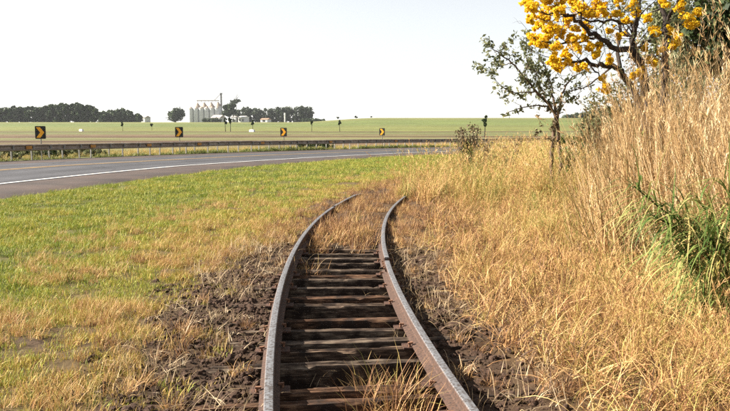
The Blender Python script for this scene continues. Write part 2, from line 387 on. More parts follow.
# fields beyond the road
beyond = sstep(12.5, 13.5, road_off(gx, gy)) * (gy > 8)
wob = gy + (fbm(gx * .02, gy * .01) - .5) * 8
def band(a, b, c, soft=3, wv=wob):
    global fc
    fc = mixc(fc, C3(c), sstep(a - soft, a + soft, wv) * (1 - sstep(b - soft, b + soft, wv)))
fc = np.repeat(C3((.17, .155, .06)), len(gx), 0)
band(0, 58, (.11, .115, .04)); band(62, 92, (.125, .105, .05)); band(88, 98, (.075, .045, .028), 1.5); band(100, 112, (.12, .115, .05)); band(112, 118, (.13, .13, .055), 1.5)
band(118, 130, (.075, .042, .026), 1.5); band(128, 168, (.125, .13, .05)); band(168, 186, (.115, .12, .045)); band(180, 190, (.06, .038, .025), 1)
band(196, 300, (.135, .145, .045)); band(300, 470, (.115, .14, .042), 30); band(470, 3000, (.14, .15, .05), 30)
red = sstep(.56, .66, fbm(gx * .016 + 3, gy * .05)) * sstep(70, 80, gy) * (1 - sstep(135, 160, gy))
fc = mixc(fc, C3((.11, .06, .045)), red * .7)
fc = fc * (1 + .5 * (fbm(gx * .012, gy * .13, 4) - .5) + .3 * (fbm(gx * .05 + 7, gy * .05, 3) - .5))[:, None]
gc = mixc(gc, fc, beyond)
patch = np.exp(-(((gx + 2.45) / .5) ** 2 + ((gy - 5.3) / .28) ** 2)) + .9 * np.exp(-(((gx + 1.75) / .35) ** 2 + ((gy - 6.7) / .25) ** 2))
gc = mixc(gc, C3((.07, .046, .03)), np.clip(patch, 0, 1))
ground = np_mesh('ground', np.c_[gx, gy, gz], F, M['ground'], {'gcol': gc * ALB}, smooth=True)
tag(ground, kind='structure')

# ---------------------------------------------------------------- road
def arc_pt(off, th):
    r = ROAD_R + off
    return ROAD_C[0] + r * math.cos(th), ROAD_C[1] + r * math.sin(th)
TH0, TH1 = R(183), R(112)                                  # from left of the frame round to the right
def road_strip(name, o0, o1, lift, mat, n=260, m=4, rag=0.0, t0=TH0, t1=TH1):
    V = []; 
    for i in range(n + 1):
        th = t0 + (t1 - t0) * i / n
        for j in range(m + 1):
            o = o0 + (o1 - o0) * j / m
            if j == 0 and rag: o += rag * (fbm(i * .55, 3.3) - .5) + rag * .5 * (vnoise(i * 2.1, 1.7) - .5)
            x, y = arc_pt(o, th)
            z = float(z_base(x, y)) + lift
            if j == 0 and rag: z -= lift + .05
            V.append((x, y, z))
    Fs = [(i * (m + 1) + j, (i + 1) * (m + 1) + j, (i + 1) * (m + 1) + j + 1, i * (m + 1) + j + 1) for i in range(n) for j in range(m)]
    o = np_mesh(name, np.array(V), np.array(Fs), mat, smooth=True); tag(o, kind='structure'); return o
road_strip('road_shoulder', -.1, 2.22, .030, M['shoulder'], 520, 5, .5)
road_strip('road', 2.2, 9.6, .036, M['asphalt'])
road_strip('far_road_shoulder', 9.6, 12.35, .030, M['shoulder'], 300, 4)
road_strip('road_edge_line', 2.30, 2.45, .042, M['line_white'], 400, 1)
road_strip('road_centre_line', 6.45, 6.57, .042, M['line_yellow'], 400, 1)
road_strip('road_centre_line', 6.72, 6.84, .042, M['line_yellow'], 400, 1)

# ---------------------------------------------------------------- railway track
track = empty('railway_track', (0, 0, -.125))
tag(track, 'narrow gauge railway track of rusty rails on weathered wooden sleepers curving right', 'railway track')
TZ = .125                                                   # children sit in the empty's frame
PROF = [(-.061, 0), (.061, 0), (.061, .010), (.012, .024), (.008, .034), (.008, .084), (.0285, .094), (.029, .116), (.022, .1235), (.0, .125), (-.022, .1235), (-.029, .116), (-.0285, .094), (-.008, .084), (-.008, .034), (-.012, .024), (-.061, .010)]
def rail(side, s0, s1, kink=0.0):
    sel = np.where((SS >= s0) & (SS <= s1))[0]; V = []; A = []; n = len(PROF)
    for k, i in enumerate(sel):
        c = CL[i] + NRM[i] * side * GAUGE / 2
        dip = -.012 * sstep(11, 15, CL[i, 1]) - .16 * sstep(15.2, 17.5, CL[i, 1])
        jog = kink * math.exp(-(SS[i] - s0) / .5)
        for (px, pz) in PROF:
            q = c + NRM[i] * (px + jog); V.append((q[0], q[1], pz + float(dip))); A.append(1.0 if pz > .12 else 0.0)
    Fs = [(k * n + j, k * n + (j + 1) % n, (k + 1) * n + (j + 1) % n, (k + 1) * n + j) for k in range(len(sel) - 1) for j in range(n)]
    mb = MB(); mb.v = V; mb.f = Fs + [tuple(range(n)), tuple((len(sel) - 1) * n + j for j in range(n))[::-1]]; mb.a = A; mb.m = [0] * len(mb.f)
    return mb.build('rail', M['rail'], track)
def s_at_Y(Y): return SS[np.abs(CL[:, 1] - Y).argmin()]
SJ = s_at_Y(8.0)
rails = [rail(-1, 0.0, s_at_Y(13.2) - .004), rail(-1, s_at_Y(13.2) + .004, 34), rail(1, 0.0, SJ - .006), rail(1, SJ + .006, 34, .010)]
def frame_at(s):
    i = int(np.clip(np.abs(SS - s).argmin(), 0, len(SS) - 1)); return CL[i], TAN[i], NRM[i], math.atan2(TAN[i, 1], TAN[i, 0])
for side, sj, rl in ((1, SJ, rails[2]), (-1, s_at_Y(13.2), rails[0])):
    c, t, n, az = frame_at(sj)
    for fsd in (-1, 1):
        q = c + n * (side * GAUGE / 2 + fsd * .019); mb = MB(); mb.box((q[0], q[1], .060), (.50, .020, .058), az)
        fp = mb.build('fishplate', M['rust'], rl)
        for k in (-.19, -.07, .07, .19):
            b = q + t * k + n * fsd * .014; mb = MB()
            mb.tube([(b[0] - n[0] * .012, b[1] - n[1] * .012, .060), (b[0] + n[0] * .012, b[1] + n[1] * .012, .060)], .014, 6)
            bo = mb.build('bolt', M['rust_pale'], rl)
# sleepers: near edges read off the photograph, then regular spacing
near_px = [401.5, 390, 364, 351, 342, 330, 321.5, 305.5, 296.5, 287, 280.5, 276, 270.5, 263.5]
slY = [at_z(350, y, -.135)[1] + .045 for y in near_px]
slY = [slY[0] - .9, slY[0] - .6, slY[0] - .3] + slY
y_ = slY[-1]
while y_ < 14.5: y_ += .30; slY.append(y_)
def sleeper_mesh(seed):
    r_ = random.Random(seed); L, W, H = 1.95 + r_.uniform(-.06, .06), r_.uniform(.070, .105), .16
    nL = 40; V = []; prof = [(-.5, -1), (-.5, -.12), (-.46, 0), (-.27, 0), (-.14, 0), (.0, 0), (.14, 0), (.29, 0), (.46, 0), (.5, -.12), (.5, -1)]; rot = r_.uniform(.5, 1.0)
    gp, gw = r_.choice([3, 4, 5, 6]), r_.uniform(.01, .03); ph = r_.uniform(0, 9)
    for i in range(nL + 1):
        x = -L / 2 + L * i / nL; e_ = min(i, nL - i)
        wv = (fbm(x * 2 + seed * 3.1, 1.7) - .5) * .012
        for j, (u, z) in enumerate(prof):
            zz = z * H + (-.004 if 0 < j < 10 else 0)
            top = 1 < j < 9
            if top: zz += (float(vnoise(x * 5 + seed, j * 1.9 + seed)) - .5) * .007
            if j in (4, 5, 6): zz -= rot * .016 * float(sstep(.12, .4, vnoise(x * 1.6 + ph, seed * 2.3)))
            if j in (gp, gp + 1) : zz -= .5 * gw * float(sstep(.25, .6, vnoise(x * 2.2 + ph, seed * 1.3)))
            if j in (2, 8) and vnoise(x * 6 + seed * 7, j) > .82: zz -= .018
            if e_ == 0 and top: zz -= r_.uniform(0, .03)
            V.append((x + (r_.uniform(-.02, .02) if e_ == 0 else 0), u * W + wv + (float(vnoise(x * 9 + j, seed)) - .5) * .006, zz))
    n = len(prof)
    Fs = [(i * n + j, (i + 1) * n + j, (i + 1) * n + j + 1, i * n + j + 1) for i in range(nL) for j in range(n - 1)]
    mb = MB(); mb.v = V; mb.f = [q[::-1] for q in Fs] + [tuple(range(n))[::-1], tuple(nL * n + j for j in range(n))]
    mb.a = [0.0] * len(V); mb.m = [0] * len(mb.f)
    return mb
s_meshes = []
plate_me = None
for k, Y in enumerate(slY):
    s = s_at_Y(Y); c, t, n, az = frame_at(s)
    rr = random.Random(k * 11 + 3)
    if k < 10:
        o = sleeper_mesh(k + 1).build('sleeper', M['wood'], track)
        s_meshes.append(o.data)
    else:
        o = bpy.data.objects.new('sleeper', s_meshes[k % len(s_meshes)]); col.objects.link(o); o.parent = track
    cc = c + n * rr.uniform(-.05, .05)
    o.location = (cc[0], cc[1], -.012 + rr.uniform(-.006, .002)); o.rotation_euler = (0, rr.uniform(-.006, .006), az - math.pi / 2 + rr.uniform(-.03, .03))
    if Y > 9.6 or k % 2: continue
    for side in (-1, 1):
        if plate_me is None:
            mb = MB(); mb.box((0, 0, -.006), (.25, .12, .014)); plate_me = mb.build('tie_plate', M['rust'], track).data
            bpy.data.objects.remove(bpy.data.objects['tie_plate'])
            mb = MB(); mb.tube([(0, 0, -.004), (0, 0, .020)], .010, 6); mb.box((-.008, 0, .024), (.036, .022, .012)); spike_me = mb.build('spike', M['rust_pale']).data
            bpy.data.objects.remove(bpy.data.objects['spike'])
        tp = bpy.data.objects.new('tie_plate', plate_me); col.objects.link(tp); tp.parent = track
        q = c + n * side * GAUGE / 2; tp.location = (q[0], q[1], -.005); tp.rotation_euler = (0, 0, az - math.pi / 2)
        for ps, py in ((-1, -.035), (1, .035)):
            sp = bpy.data.objects.new('spike', spike_me); col.objects.link(sp); sp.parent = tp
            sp.location = (ps * .078, py, rr.uniform(0, .014)); sp.rotation_euler = (0, rr.uniform(-.15, .15), 0 if ps > 0 else math.pi)

# ---------------------------------------------------------------- guard rail on the far side of the road
def az_on_circle(px, off):
    """where the sight line of a pixel column meets the circle of that offset (the arc nearest the camera's left/front)"""
    u = (px - 365) / FPX; d = np.array([u, 1.0]) / math.hypot(u, 1); b = d @ ROAD_C; r = ROAD_R + off
    q = b * b - ROAD_C @ ROAD_C + r * r
    s = b + math.sqrt(q); p = d * s
    return math.atan2(p[1] - ROAD_C[1], p[0] - ROAD_C[0]), p
GO = 12.75
gth0, gth1 = R(181.5), az_on_circle(640, GO)[0]
g0 = az_on_circle(42, GO)[1]
grail = empty('guard_rail', (g0[0], g0[1], float(z_base(*g0))))
tag(grail, 'long dusty steel guard rail on short posts along the far edge of the road', 'guard rail')
gb = np.array(grail.location)
WP = [(.0, -.155), (.055, -.135), (.075, -.105), (.055, -.075), (.004, -.045), (.0, 0), (.004, .045), (.055, .075), (.075, .105), (.055, .135), (.0, .155)]
WP = [(a - .04, z) for a, z in WP]
n_pan = int(abs(gth1 - gth0) * (ROAD_R + GO) / 4.0)
for k in range(n_pan):
    V = []; Fs = []; nn = 4
    a0, a1 = gth0 + (gth1 - gth0) * k / n_pan, gth0 + (gth1 - gth0) * (k + 1) / n_pan
    dz = random.uniform(-.012, .012)
    prof = [(a, z) for a, z in WP] + [(a - .006, z) for a, z in WP[::-1]]
    for i in range(nn + 1):
        th = a0 + (a1 - a0) * (i / nn) * 1.01
        for a, z in prof:
            x, y = arc_pt(GO - a, th); V.append((x - gb[0], y - gb[1], float(z_base(x, y)) + .60 + z + dz - gb[2]))
    n = len(prof)
    Fs = [(i * n + j, i * n + (j + 1) % n, (i + 1) * n + (j + 1) % n, (i + 1) * n + j) for i in range(nn) for j in range(n)]
    mb = MB(); mb.v = V; mb.f = Fs; mb.a = [0.0] * len(V); mb.m = [0] * len(Fs); mb.build('beam', M['galv'], grail)
post_me = None
th_list = []
for k in range(n_pan * 4):
    th_list.append(gth0 + (gth1 - gth0) * (k + random.uniform(-.2, .2)) / (n_pan * 4))
for th in th_list:
    x, y = arc_pt(GO + .13, th); z = float(z_base(x, y))
    if post_me is None:
        mb = MB(); mb.box((0, 0, .26), (.11, .010, 1.0)); mb.box((.05, -.022, .26), (.010, .034, .996)); mb.box((-.05, .022, .26), (.010, .034, .996)); mb.box((-.12, 0, .60), (.10, .08, .20))
        po = mb.build('post', M['post'], grail); post_me = po.data
    else:
        po = bpy.data.objects.new('post', post_me); col.objects.link(po); po.parent = grail
    po.location = (x - gb[0], y - gb[1], z - gb[2] + random.uniform(-.02, .01)); po.rotation_euler = (random.uniform(-.03, .03), random.uniform(-.03, .03), th)
for px in (30, 94, 150, 200, 263, 331, 396):
    th, p = az_on_circle(px, GO - .05); z = float(z_base(*p))
    mb = MB(); mb.box((0, 0, 0), (.02, .34, .15)); rf = mb.build('reflector', M['reflector'], grail)
    rf.location = (p[0] - gb[0], p[1] - gb[1], z + .60 - gb[2]); rf.rotation_euler = (0, 0, th)

# ---------------------------------------------------------------- chevron signs
def sign(px, cy, label, yaw=0.0):
    th, p = az_on_circle(px, GO + .9); z = float(z_base(*p)); Y = p[1]
    zc = at_Y(px, cy, Y).z - z
    W_, H_ = .50, .62
    root = empty('chevron_sign', (p[0], p[1], z), math.atan2(p[1], p[0]) - math.pi / 2 + yaw - .35)
    tag(root, label, 'road sign', 'chevron signs along the bend')
    mb = MB(); mb.tube([(0, .035, -.25), (0, .035, zc + .26)], .03, 8); mb.build('post', M['post'], root)
    mb = MB()
    cr = .04; out = []
    for cx_, cz_, a0 in ((W_ / 2 - cr, H_ / 2 - cr, 0), (-W_ / 2 + cr, H_ / 2 - cr, 90), (-W_ / 2 + cr, -H_ / 2 + cr, 180), (W_ / 2 - cr, -H_ / 2 + cr, 270)):
        out += [(cx_ + cr * math.cos(R(a0 + k * 30)), cz_ + cr * math.sin(R(a0 + k * 30))) for k in range(4)]
    n = len(out)
    mb.add([(x, -.004, zc + q) for x, q in out] + [(x, .004, zc + q) for x, q in out],
           [tuple(range(n)), tuple(range(n, 2 * n))[::-1]] + [(k, k + n, (k + 1) % n + n, (k + 1) % n) for k in range(n)])
    pn = mb.build('panel', M['sign_black'], root)
    mb = MB(); t, x0, x1, hh = .19, -.20, .18, .255      # one arrow head pointing right
    P = [(x0, hh), (x0 + t, hh), (x1, 0), (x0 + t, -hh), (x0, -hh), (x1 - t, 0)]
    mb.add([(x, -.0085, zc + q) for x, q in P] + [(x, -.0045, zc + q) for x, q in P],
           [(0, 1, 2, 5), (5, 2, 3, 4)] + [(k, k + 6, (k + 1) % 6 + 6, (k + 1) % 6) for k in range(6)])
    mb.build('chevron', M['sign_amber'], pn)
    mb = MB()
    for dz in (-.18, .18): mb.box((0, .016, zc + dz), (.3, .02, .03))
    mb.build('bracket', M['post'], root)
sign(42, 132.4, 'black sign with amber right chevron in front of the long dark woodland', .05)
sign(180, 132.0, 'black sign with amber right chevron just under the round dark tree left of the silos')
sign(284, 132.0, 'black sign with amber right chevron below the eucalyptus grove')
sign(382, 131.8, 'black sign with amber right chevron below the bare green horizon')

# ---------------------------------------------------------------- silos and farm buildings, some 850 m off
FY = 850.0
def zb(x, y): return float(z_base(x, y))
def px_x(px, Y): return (px - 365) / FPX * Y
plant = empty('grain_silos', (px_x(206, FY), FY, zb(px_x(206, FY), FY)))
tag(plant, 'white cylindrical grain silos with tan conical roofs on the horizon', 'silos')
def silo(x, y, r, h, rh):
    n = 20; mb = MB()
    ring = lambda rr, z: [(x + rr * math.cos(2 * math.pi * k / n), y + rr * math.sin(2 * math.pi * k / n), z) for k in range(n)]
    V = []; lv = np.linspace(-1, h, 13)
    for z in lv: V += ring(r, z) + ring(r * .985, z + .25)
    m_ = len(lv) * 2
    mb.add(V, [(i * n + k, i * n + (k + 1) % n, (i + 1) * n + (k + 1) % n, (i + 1) * n + k) for i in range(m_ - 1) for k in range(n)])
    b = mb.build('bin', M['silo'], plant)
    mb = MB(); mb.add(ring(r * 1.06, h - .1) + ring(.6, h + rh) + [(x, y, h + rh + .4)], [(k, (k + 1) % n, n + (k + 1) % n, n + k) for k in range(n)] + [(n + k, n + (k + 1) % n, 2 * n) for k in range(n)])
    mb.build('roof', M['silo_roof'], b)
for k in range(6): silo((192.6 + k * 5.25 - 206) / .859, -2.0, 3.02, 15.8 + .1 * k, 2.0)
for k in range(4): silo((197.5 + k * 6.9 - 206) / .859, 7.5, 3.95, 17.6 + .3 * k, 5.0)
mb = MB(); mb.box(((208 - 206) / .859, 7.5, 25.2), (26, 1.2, 1.0))
for k in range(7): mb.box(((198 + k * 3.6 - 206) / .859, 7.5, 24.2), (.25, .9, 2.4))
mb.build('catwalk', M['silo_roof'], plant)
mb = MB()
tx = (221.3 - 206) / .859
mb.box((tx, 8, 16), (1.7, 1.7, 34)); mb.box((tx, 8, 33.2), (2.4, 2.2, 1.6)); mb.box((tx, 8, 29.2), (2.2, 2.2, .3)); mb.tube([(tx - .5, 8, 33), (tx - 8, 8, 25.6)], .35, 6)
mb.build('elevator_tower', M['steel_dark'], plant)
def gable(name, px, wpx, Y, h, rh, label, cat, wall, roof, dep=9, wins=1):
    s = Y / FPX; wd = wpx * s; x = px_x(px, Y); root = empty(name, (x, Y, zb(x, Y)), -.45); tag(root, label, cat)
    mb = MB(); mb.box((0, 0, h / 2 - .5), (wd, dep, h + 1)); mb.build('wall', wall, root)
    mb = MB(); e = .5
    a = [(-wd / 2 - e, -dep / 2 - e, h + .02), (wd / 2 + e, -dep / 2 - e, h + .02), (wd / 2 + e, dep / 2 + e, h + .02), (-wd / 2 - e, dep / 2 + e, h + .02), (-wd / 2 - e, 0, h + rh), (wd / 2 + e, 0, h + rh)]
    mb.add(a, [(0, 1, 5, 4), (2, 3, 4, 5), (0, 4, 3), (1, 2, 5), (3, 2, 1, 0)]); mb.build('roof', roof, root)
    for k in range(wins):
        mb = MB(); mb.box(((k + .5) / wins * wd - wd / 2, -dep / 2 - .03, h * .45), (wd / wins * .4, .08, h * .5)); mb.build('window', M['glass_dark'], root)
gable('storage_shed', 219.5, 10.5, FY - 14, 5.0, 3.4, 'low pale gabled shed at the foot of the grain silos', 'shed', M['silo'], M['tile_roof'], 12, 0)
gable('farm_building', 236.5, 5.5, FY - 10, 6.0, 1.6, 'grey block building between the broad dark tree and the white house', 'building', M['silo'], M['tile_roof'], 9, 1)
gable('white_house', 244.5, 7.5, FY - 25, 5.6, 1.5, 'small white house with two dark openings right of the silos', 'house', M['white_wall'], M['white_wall'], 9, 2)
gable('farm_house', 146.5, 7, 800, 5.0, 2.2, 'pale house roof among trees between woodland and round tree', 'house', M['white_wall'], M['tile_roof'], 9, 1)
gable('open_shed', 266.5, 8, 820, 3.2, 1.4, 'low shed with reddish roof at the edge of the eucalyptus grove', 'shed', M['white_wall'], noise_mat('red_roof', (.3, .17, .11), (.4, .25, .17), .5), 8, 1)
x = px_x(285.5, 800); root = empty('water_tank_tower', (x, 800, zb(x, 800))); tag(root, 'slim white upright tank in front of the eucalyptus grove', 'water tank')
mb = MB(); mb.tube([(0, 0, -.5), (0, 0, 7.4)], .75, 10); mb.build('shaft', M['white_wall'], root)
mb = MB(); mb.tube([(0, 0, 7.4), (0, 0, 10.2)], 1.0, 10); mb.build('tank', M['white_wall'], root)

# ---------------------------------------------------------------- foliage helpers
def leaf_cloud(centres, radii, n_each, size, squash=1.0, seed=0, shell=.45, asp=.5):
    """many small bent leaf faces through ellipsoid clumps -> V, F, rnd"""
    g = np.random.default_rng(seed); Vs = []; As = []
    for c, r, n in zip(centres, radii, n_each):
        d = g.normal(size=(n, 3)); d /= np.linalg.norm(d, axis=1)[:, None]
        rr = r * (shell + (1 - shell) * g.random(n) ** .6) * (.85 + .3 * g.random(n))
        p = np.array(c) + d * rr[:, None] * np.array([1, 1, squash])
        a = g.normal(size=(n, 3)); a[:, 2] -= .3; a /= np.linalg.norm(a, axis=1)[:, None]
        b = np.cross(a, g.normal(size=(n, 3))); b /= np.linalg.norm(b, axis=1)[:, None] + 1e-6
        nn_ = np.cross(a, b)
        s = size * (.6 + .8 * g.random(n))[:, None]
        q = np.stack([p - a * s * .5, p + b * s * asp * .5 + nn_ * s * .08, p + a * s * .5, p - b * s * asp * .5 + nn_ * s * .08], 1)
        Vs.append(q.reshape(-1, 3)); As.append(np.repeat(g.random(n), 4))
    V = np.concatenate(Vs); F_ = np.arange(len(V)).reshape(-1, 4)
    return V, F_, np.concatenate(As)
def crown_clumps(w_, h_, z0, n, g, flat=.5):
    """clump centres spread through an uneven crown"""
    cs = []; rs = []
    for k in range(n):
        d = g.normal(size=3); d /= np.linalg.norm(d); r = g.random() ** .45
        x, y, z = d[0] * r * w_ * .36, d[1] * r * w_ * .36, d[2] * r * h_ * .38
        cs.append((x, y, z0 + h_ * .5 + z)); rs.append(w_ * (.10 + .12 * g.random()))
    return cs, rs
def tree(name, label, px, Y, wpx, top_y, base_y=None, mat='leaf_far', bark='bark', cat='tree', group=None, trunk=.25, nl=1500, clumps=16, seed=1, leaf=None, z0=None):
    s = Y / FPX; x = px_x(px, Y); z = zb(x, Y) if z0 is None else z0; h = at_Y(px, top_y, Y).z - z; w_ = wpx * s
    g = np.random.default_rng(seed); root = empty(name, (x, Y, z)); tag(root, label, cat, group)
    mb = MB(); tr = max(.03, h * .022)
    lean = [0, .01 * h * g.normal(), .02 * h * g.normal()]
    mb.tube([(0, 0, -.3), (lean[1], 0, h * trunk * .6), (lean[2], 0, h * .75)], [tr * 1.2, tr, tr * .4], 7)
    for k in range(5):
        a = g.random() * 6.28; z1 = h * (trunk + .25 * g.random()); mb.tube([(lean[1], 0, z1), (math.cos(a) * w_ * .16, math.sin(a) * w_ * .16, z1 + h * .14), (math.cos(a) * w_ * .32, math.sin(a) * w_ * .32, z1 + h * .22)], [tr * .6, tr * .4, tr * .15], 5)
    mb.build('trunk', M[bark], root)
    cs, rs = crown_clumps(w_, h * (1 - trunk), h * trunk, clumps, g)
    V, F_, A = leaf_cloud(cs, rs, [nl // clumps] * clumps, leaf or (w_ * .085 if w_ > 5 else w_ * .24), .8, seed, .35, .75)
    zmax = V[:, 2].max(); V[:, 2] = h * trunk + (V[:, 2] - h * trunk) * (h * (1 - trunk)) / (zmax - h * trunk)
    np_mesh('crown', V, F_, M[mat], {'rnd': A}, root)
    return root
tree('broad_tree', 'round dark tree standing alone left of the silos', 177.3, 800, 19.5, 106.6, mat='leaf_far', trunk=.02, nl=3600, clumps=26, seed=4)
tree('broad_tree', 'broad dark tree in front of the silo tower', 231, 815, 18, 102.0, mat='leaf_far', trunk=.15, nl=3000, clumps=24, seed=9)
root = tree('umbrella_tree', 'flat topped umbrella tree rising behind the broad dark tree', 237, 870, 12.5, 98.3, mat='leaf_pale', trunk=.78, nl=800, clumps=14, seed=12)
for k, (px, ty, by, wp, Y, lb) in enumerate([
    (124, 121.4, 131, 4.2, 200, 'young tree with slim dark crown in the field below the woodland edge'),
    (153, 123.2, 130, 3.4, 215, 'short young tree in the field left of the round dark tree'),
    (226.3, 117.4, 131, 4.6, 190, 'left one of the close pair of young trees before the silos'),
    (231.2, 117.2, 131, 4.8, 188, 'right one of the close pair of young trees before the silos'),
    (253.3, 119.6, 131.5, 4.2, 186, 'young tree with a white block at its foot'),
    (312, 120.6, 131.5, 3.4, 190, 'slim young tree in the field right of the eucalyptus grove'),
    (340, 119.4, 131, 4.2, 190, 'young tree below the bushes on the bare horizon'),
    (484, 114.6, 137, 7.2, 118, 'slender young tree with oval crown behind the dry bush')]):
    tree('young_tree', lb, px, Y, wp, ty, mat='leaf_far', trunk=.42, nl=420, clumps=7, seed=20 + k, group='young trees in the field')
for k, (px, ty, wp, lb) in enumerate([(338, 116.4, 3.6, 'small round bush on the horizon above a young tree'), (356, 115.4, 4.0, 'larger round bush on the bare horizon between two smaller ones'), (371.3, 115.9, 3.0, 'smallest bush on the bare horizon')]):
    tree('horizon_bush', lb, px, 640, wp, ty, mat='leaf_far', trunk=.2, nl=300, clumps=6, seed=40 + k, cat='bush', group='bushes on the horizon')
# far woods that read as one mass
def woodland(name, label, profile, Y, depth, mat, seed, spacing=4.4, leaf=1.9, per=420):
    g = np.random.default_rng(seed); s = Y / FPX; cs = []; rs = []; px = profile[0][0]; mb = MB()
    while px < profile[-1][0]:
        for row in range(3):
            yy = Y + row * depth / 3 + g.normal() * 2; xx = px_x(px + g.normal() * 1.2, yy); zg = zb(xx, yy)
            ty = np.interp(px, [q[0] for q in profile], [q[1] for q in profile]) + g.normal() * .6 + (.8 if row == 0 else 0)
            h = at_Y(px, ty, yy).z - zg; cw = spacing * s * 1.25
            mb.tube([(xx, yy, zg - .5), (xx, yy, zg + h * .6)], [.3, .18], 5)
            for k in range(7):
                f_ = (k + g.random()) / 7; cs.append((xx + g.normal() * cw * .3, yy + g.normal() * cw * .3, zg + h * (.04 + .84 * f_))); rs.append(cw * (.30 + .18 * g.random()))
        px += spacing * (.75 + .5 * g.random())
    V, F_, A = leaf_cloud(cs, rs, [per // 7] * len(cs), leaf, .9, seed, .35, .8)
    o = np_mesh(name, V, F_, M[mat], {'rnd': A}); tag(o, label, 'woodland', kind='stuff')
    t = mb.build('trunks', M['bark'], o); t['kind'] = 'stuff'
woodland('woodland', 'dark dense woodland along the left horizon', [(-90, 106), (20, 106.5), (45, 105.5), (55, 103), (68, 101), (84, 102.5), (93, 105), (101, 107)], 620, 40, 'leaf_far', 5)
woodland('small_wood', 'lower wood joining the right end of the dark woodland', [(103, 112), (110, 111), (118, 109.5), (123, 107.5), (128, 110), (137, 113), (141, 117)], 700, 30, 'leaf_far', 6)
woodland('eucalyptus_grove', 'grey green eucalyptus grove right of the silos', [(240, 107.5), (258, 106.8), (272, 108.5), (279, 106.5), (290, 105), (303, 104.6), (311, 106.5)], 840, 30, 'leaf_pale', 8, 4.0, 1.6, 380)
woodland('low_scrub', 'low dark scrub trailing off right of the eucalyptus grove', [(306, 118.6), (316, 118.8), (324, 120)], 800, 14, 'leaf_far', 9, 2.4, 1.2, 160)
woodland('low_scrub', 'low dark scrub at the foot of the silos', [(206, 118.6), (214, 118), (220, 118.8)], 790, 10, 'leaf_far', 10, 2.4, 1.0, 160)
woodland('distant_wood', 'grey wood on the right horizon behind the small leafy tree', [(566, 116), (578, 114.5), (590, 112), (602, 109), (640, 106), (760, 103)], 560, 30, 'leaf_pale', 11, 5, 1.4, 300)
for px, Y, wd, lb in ((82.8, 195, 1.55, 'low white block lying in the field below the woodland'), (252.6, 184, 1.7, 'low white block at the foot of a young tree')):
    x = px_x(px, Y); mb = MB(); mb.box((0, 0, .1), (wd, .5, .75)); mb.box((0, 0, .51), (wd * .7, .36, .10)); o = mb.build('white_block', M['white_wall']); o.location = (x, Y, zb(x, Y)); o.rotation_euler = (0, 0, -.7)
    tag(o, lb, 'block')

# ---------------------------------------------------------------- grass: tuft shapes, scattered as ground cover
def blades(n, h0, h1, spread, w, bend, tilt, segs, seed, plume=0.0, cols=(0, 1), drop=.3):
    g = np.random.default_rng(seed)
    az = g.random(n) * 2 * np.pi; rad = spread * np.sqrt(g.random(n)); pa = g.random(n) * 2 * np.pi
    L = h0 + (h1 - h0) * g.random(n) ** 1.4; th0 = np.abs(g.normal(size=n)) * tilt; bd = bend[0] + (bend[1] - bend[0]) * g.random(n)
    P = np.c_[rad * np.cos(pa), rad * np.sin(pa), np.full(n, -.02)]
    fa = az + np.pi / 2 + g.normal(size=n) * .6
    side = np.c_[np.cos(fa), np.sin(fa), g.normal(size=n) * .2]
    rnd = cols[0] + (cols[1] - cols[0]) * g.random(n)
    rows = []; tips = None
    for k in range(segs + 1):
        t = k / segs; th = th0 + bd * t ** 1.3
        ww = w * (.7 + .6 * (rnd - cols[0])) * (1 - .92 * t ** 1.6)
        rows.append(np.stack([P - side * ww[:, None] * .5, P + side * ww[:, None] * .5], 1))
        if k < segs:
            P = P + (L / segs)[:, None] * np.c_[np.sin(th) * np.cos(az), np.sin(th) * np.sin(az), np.cos(th)]
            P[:, 2] = np.maximum(P[:, 2], .004)
    V = np.stack(rows, 1).reshape(-1, 3)                       # n, segs+1, 2
    b = (np.arange(n) * (segs + 1) * 2)[:, None] + (np.arange(segs) * 2)[None, :]
    F_ = np.stack([b, b + 1, b + 3, b + 2], -1).reshape(-1, 4)
    A = np.repeat(rnd, (segs + 1) * 2)
    if plume > 0:
        m_ = int(n * plume); per = 12; sel = g.permutation(n)[:m_]
        tip = P[sel]; th = (th0 + bd)[sel]; dr = np.c_[np.sin(th) * np.cos(az[sel]), np.sin(th) * np.sin(az[sel]), np.cos(th)]
        pl = (.10 + .10 * g.random(m_)) * (h1 * .5) ** .5 * 1.2
        tt = g.random((m_, per)) ** .8
        c = tip[:, None] - dr[:, None] * (tt * pl[:, None])[..., None]
        o = g.normal(size=(m_, per, 3)); o /= np.linalg.norm(o, axis=2)[..., None]
        dd = dr[:, None] * .9 + o * .55; ln = (pl[:, None] * .30 * (.5 + g.random((m_, per))))[..., None]
        e = c + dd * ln; sd = np.cross(dd, g.normal(size=(m_, per, 3))); sd /= np.linalg.norm(sd, axis=2)[..., None]
        sd = sd * min(w * .6, .0035)
        mid = (c + e) / 2
        q = np.stack([c, mid + sd, e, mid - sd], 2).reshape(-1, 3)
        F_ = np.r_[F_, (np.arange(len(q)).reshape(-1, 4) + len(V))]; V = np.r_[V, q]
        A = np.r_[A, np.repeat(np.clip(rnd[sel][:, None] + .25 * g.random((m_, per)), 0, 1).ravel(), 4)]
    return V, F_, A
PROTO = {}
def proto(key, mat, parts):
    Vs, Fs, As, b = [], [], [], 0
    for V, F_, A in parts:
        Vs.append(V); Fs.append(F_ + b); As.append(A); b += len(V)
    PROTO[key] = np_mesh(key, np.concatenate(Vs), np.concatenate(Fs), M[mat], {'rnd': np.concatenate(As)}, link=False)
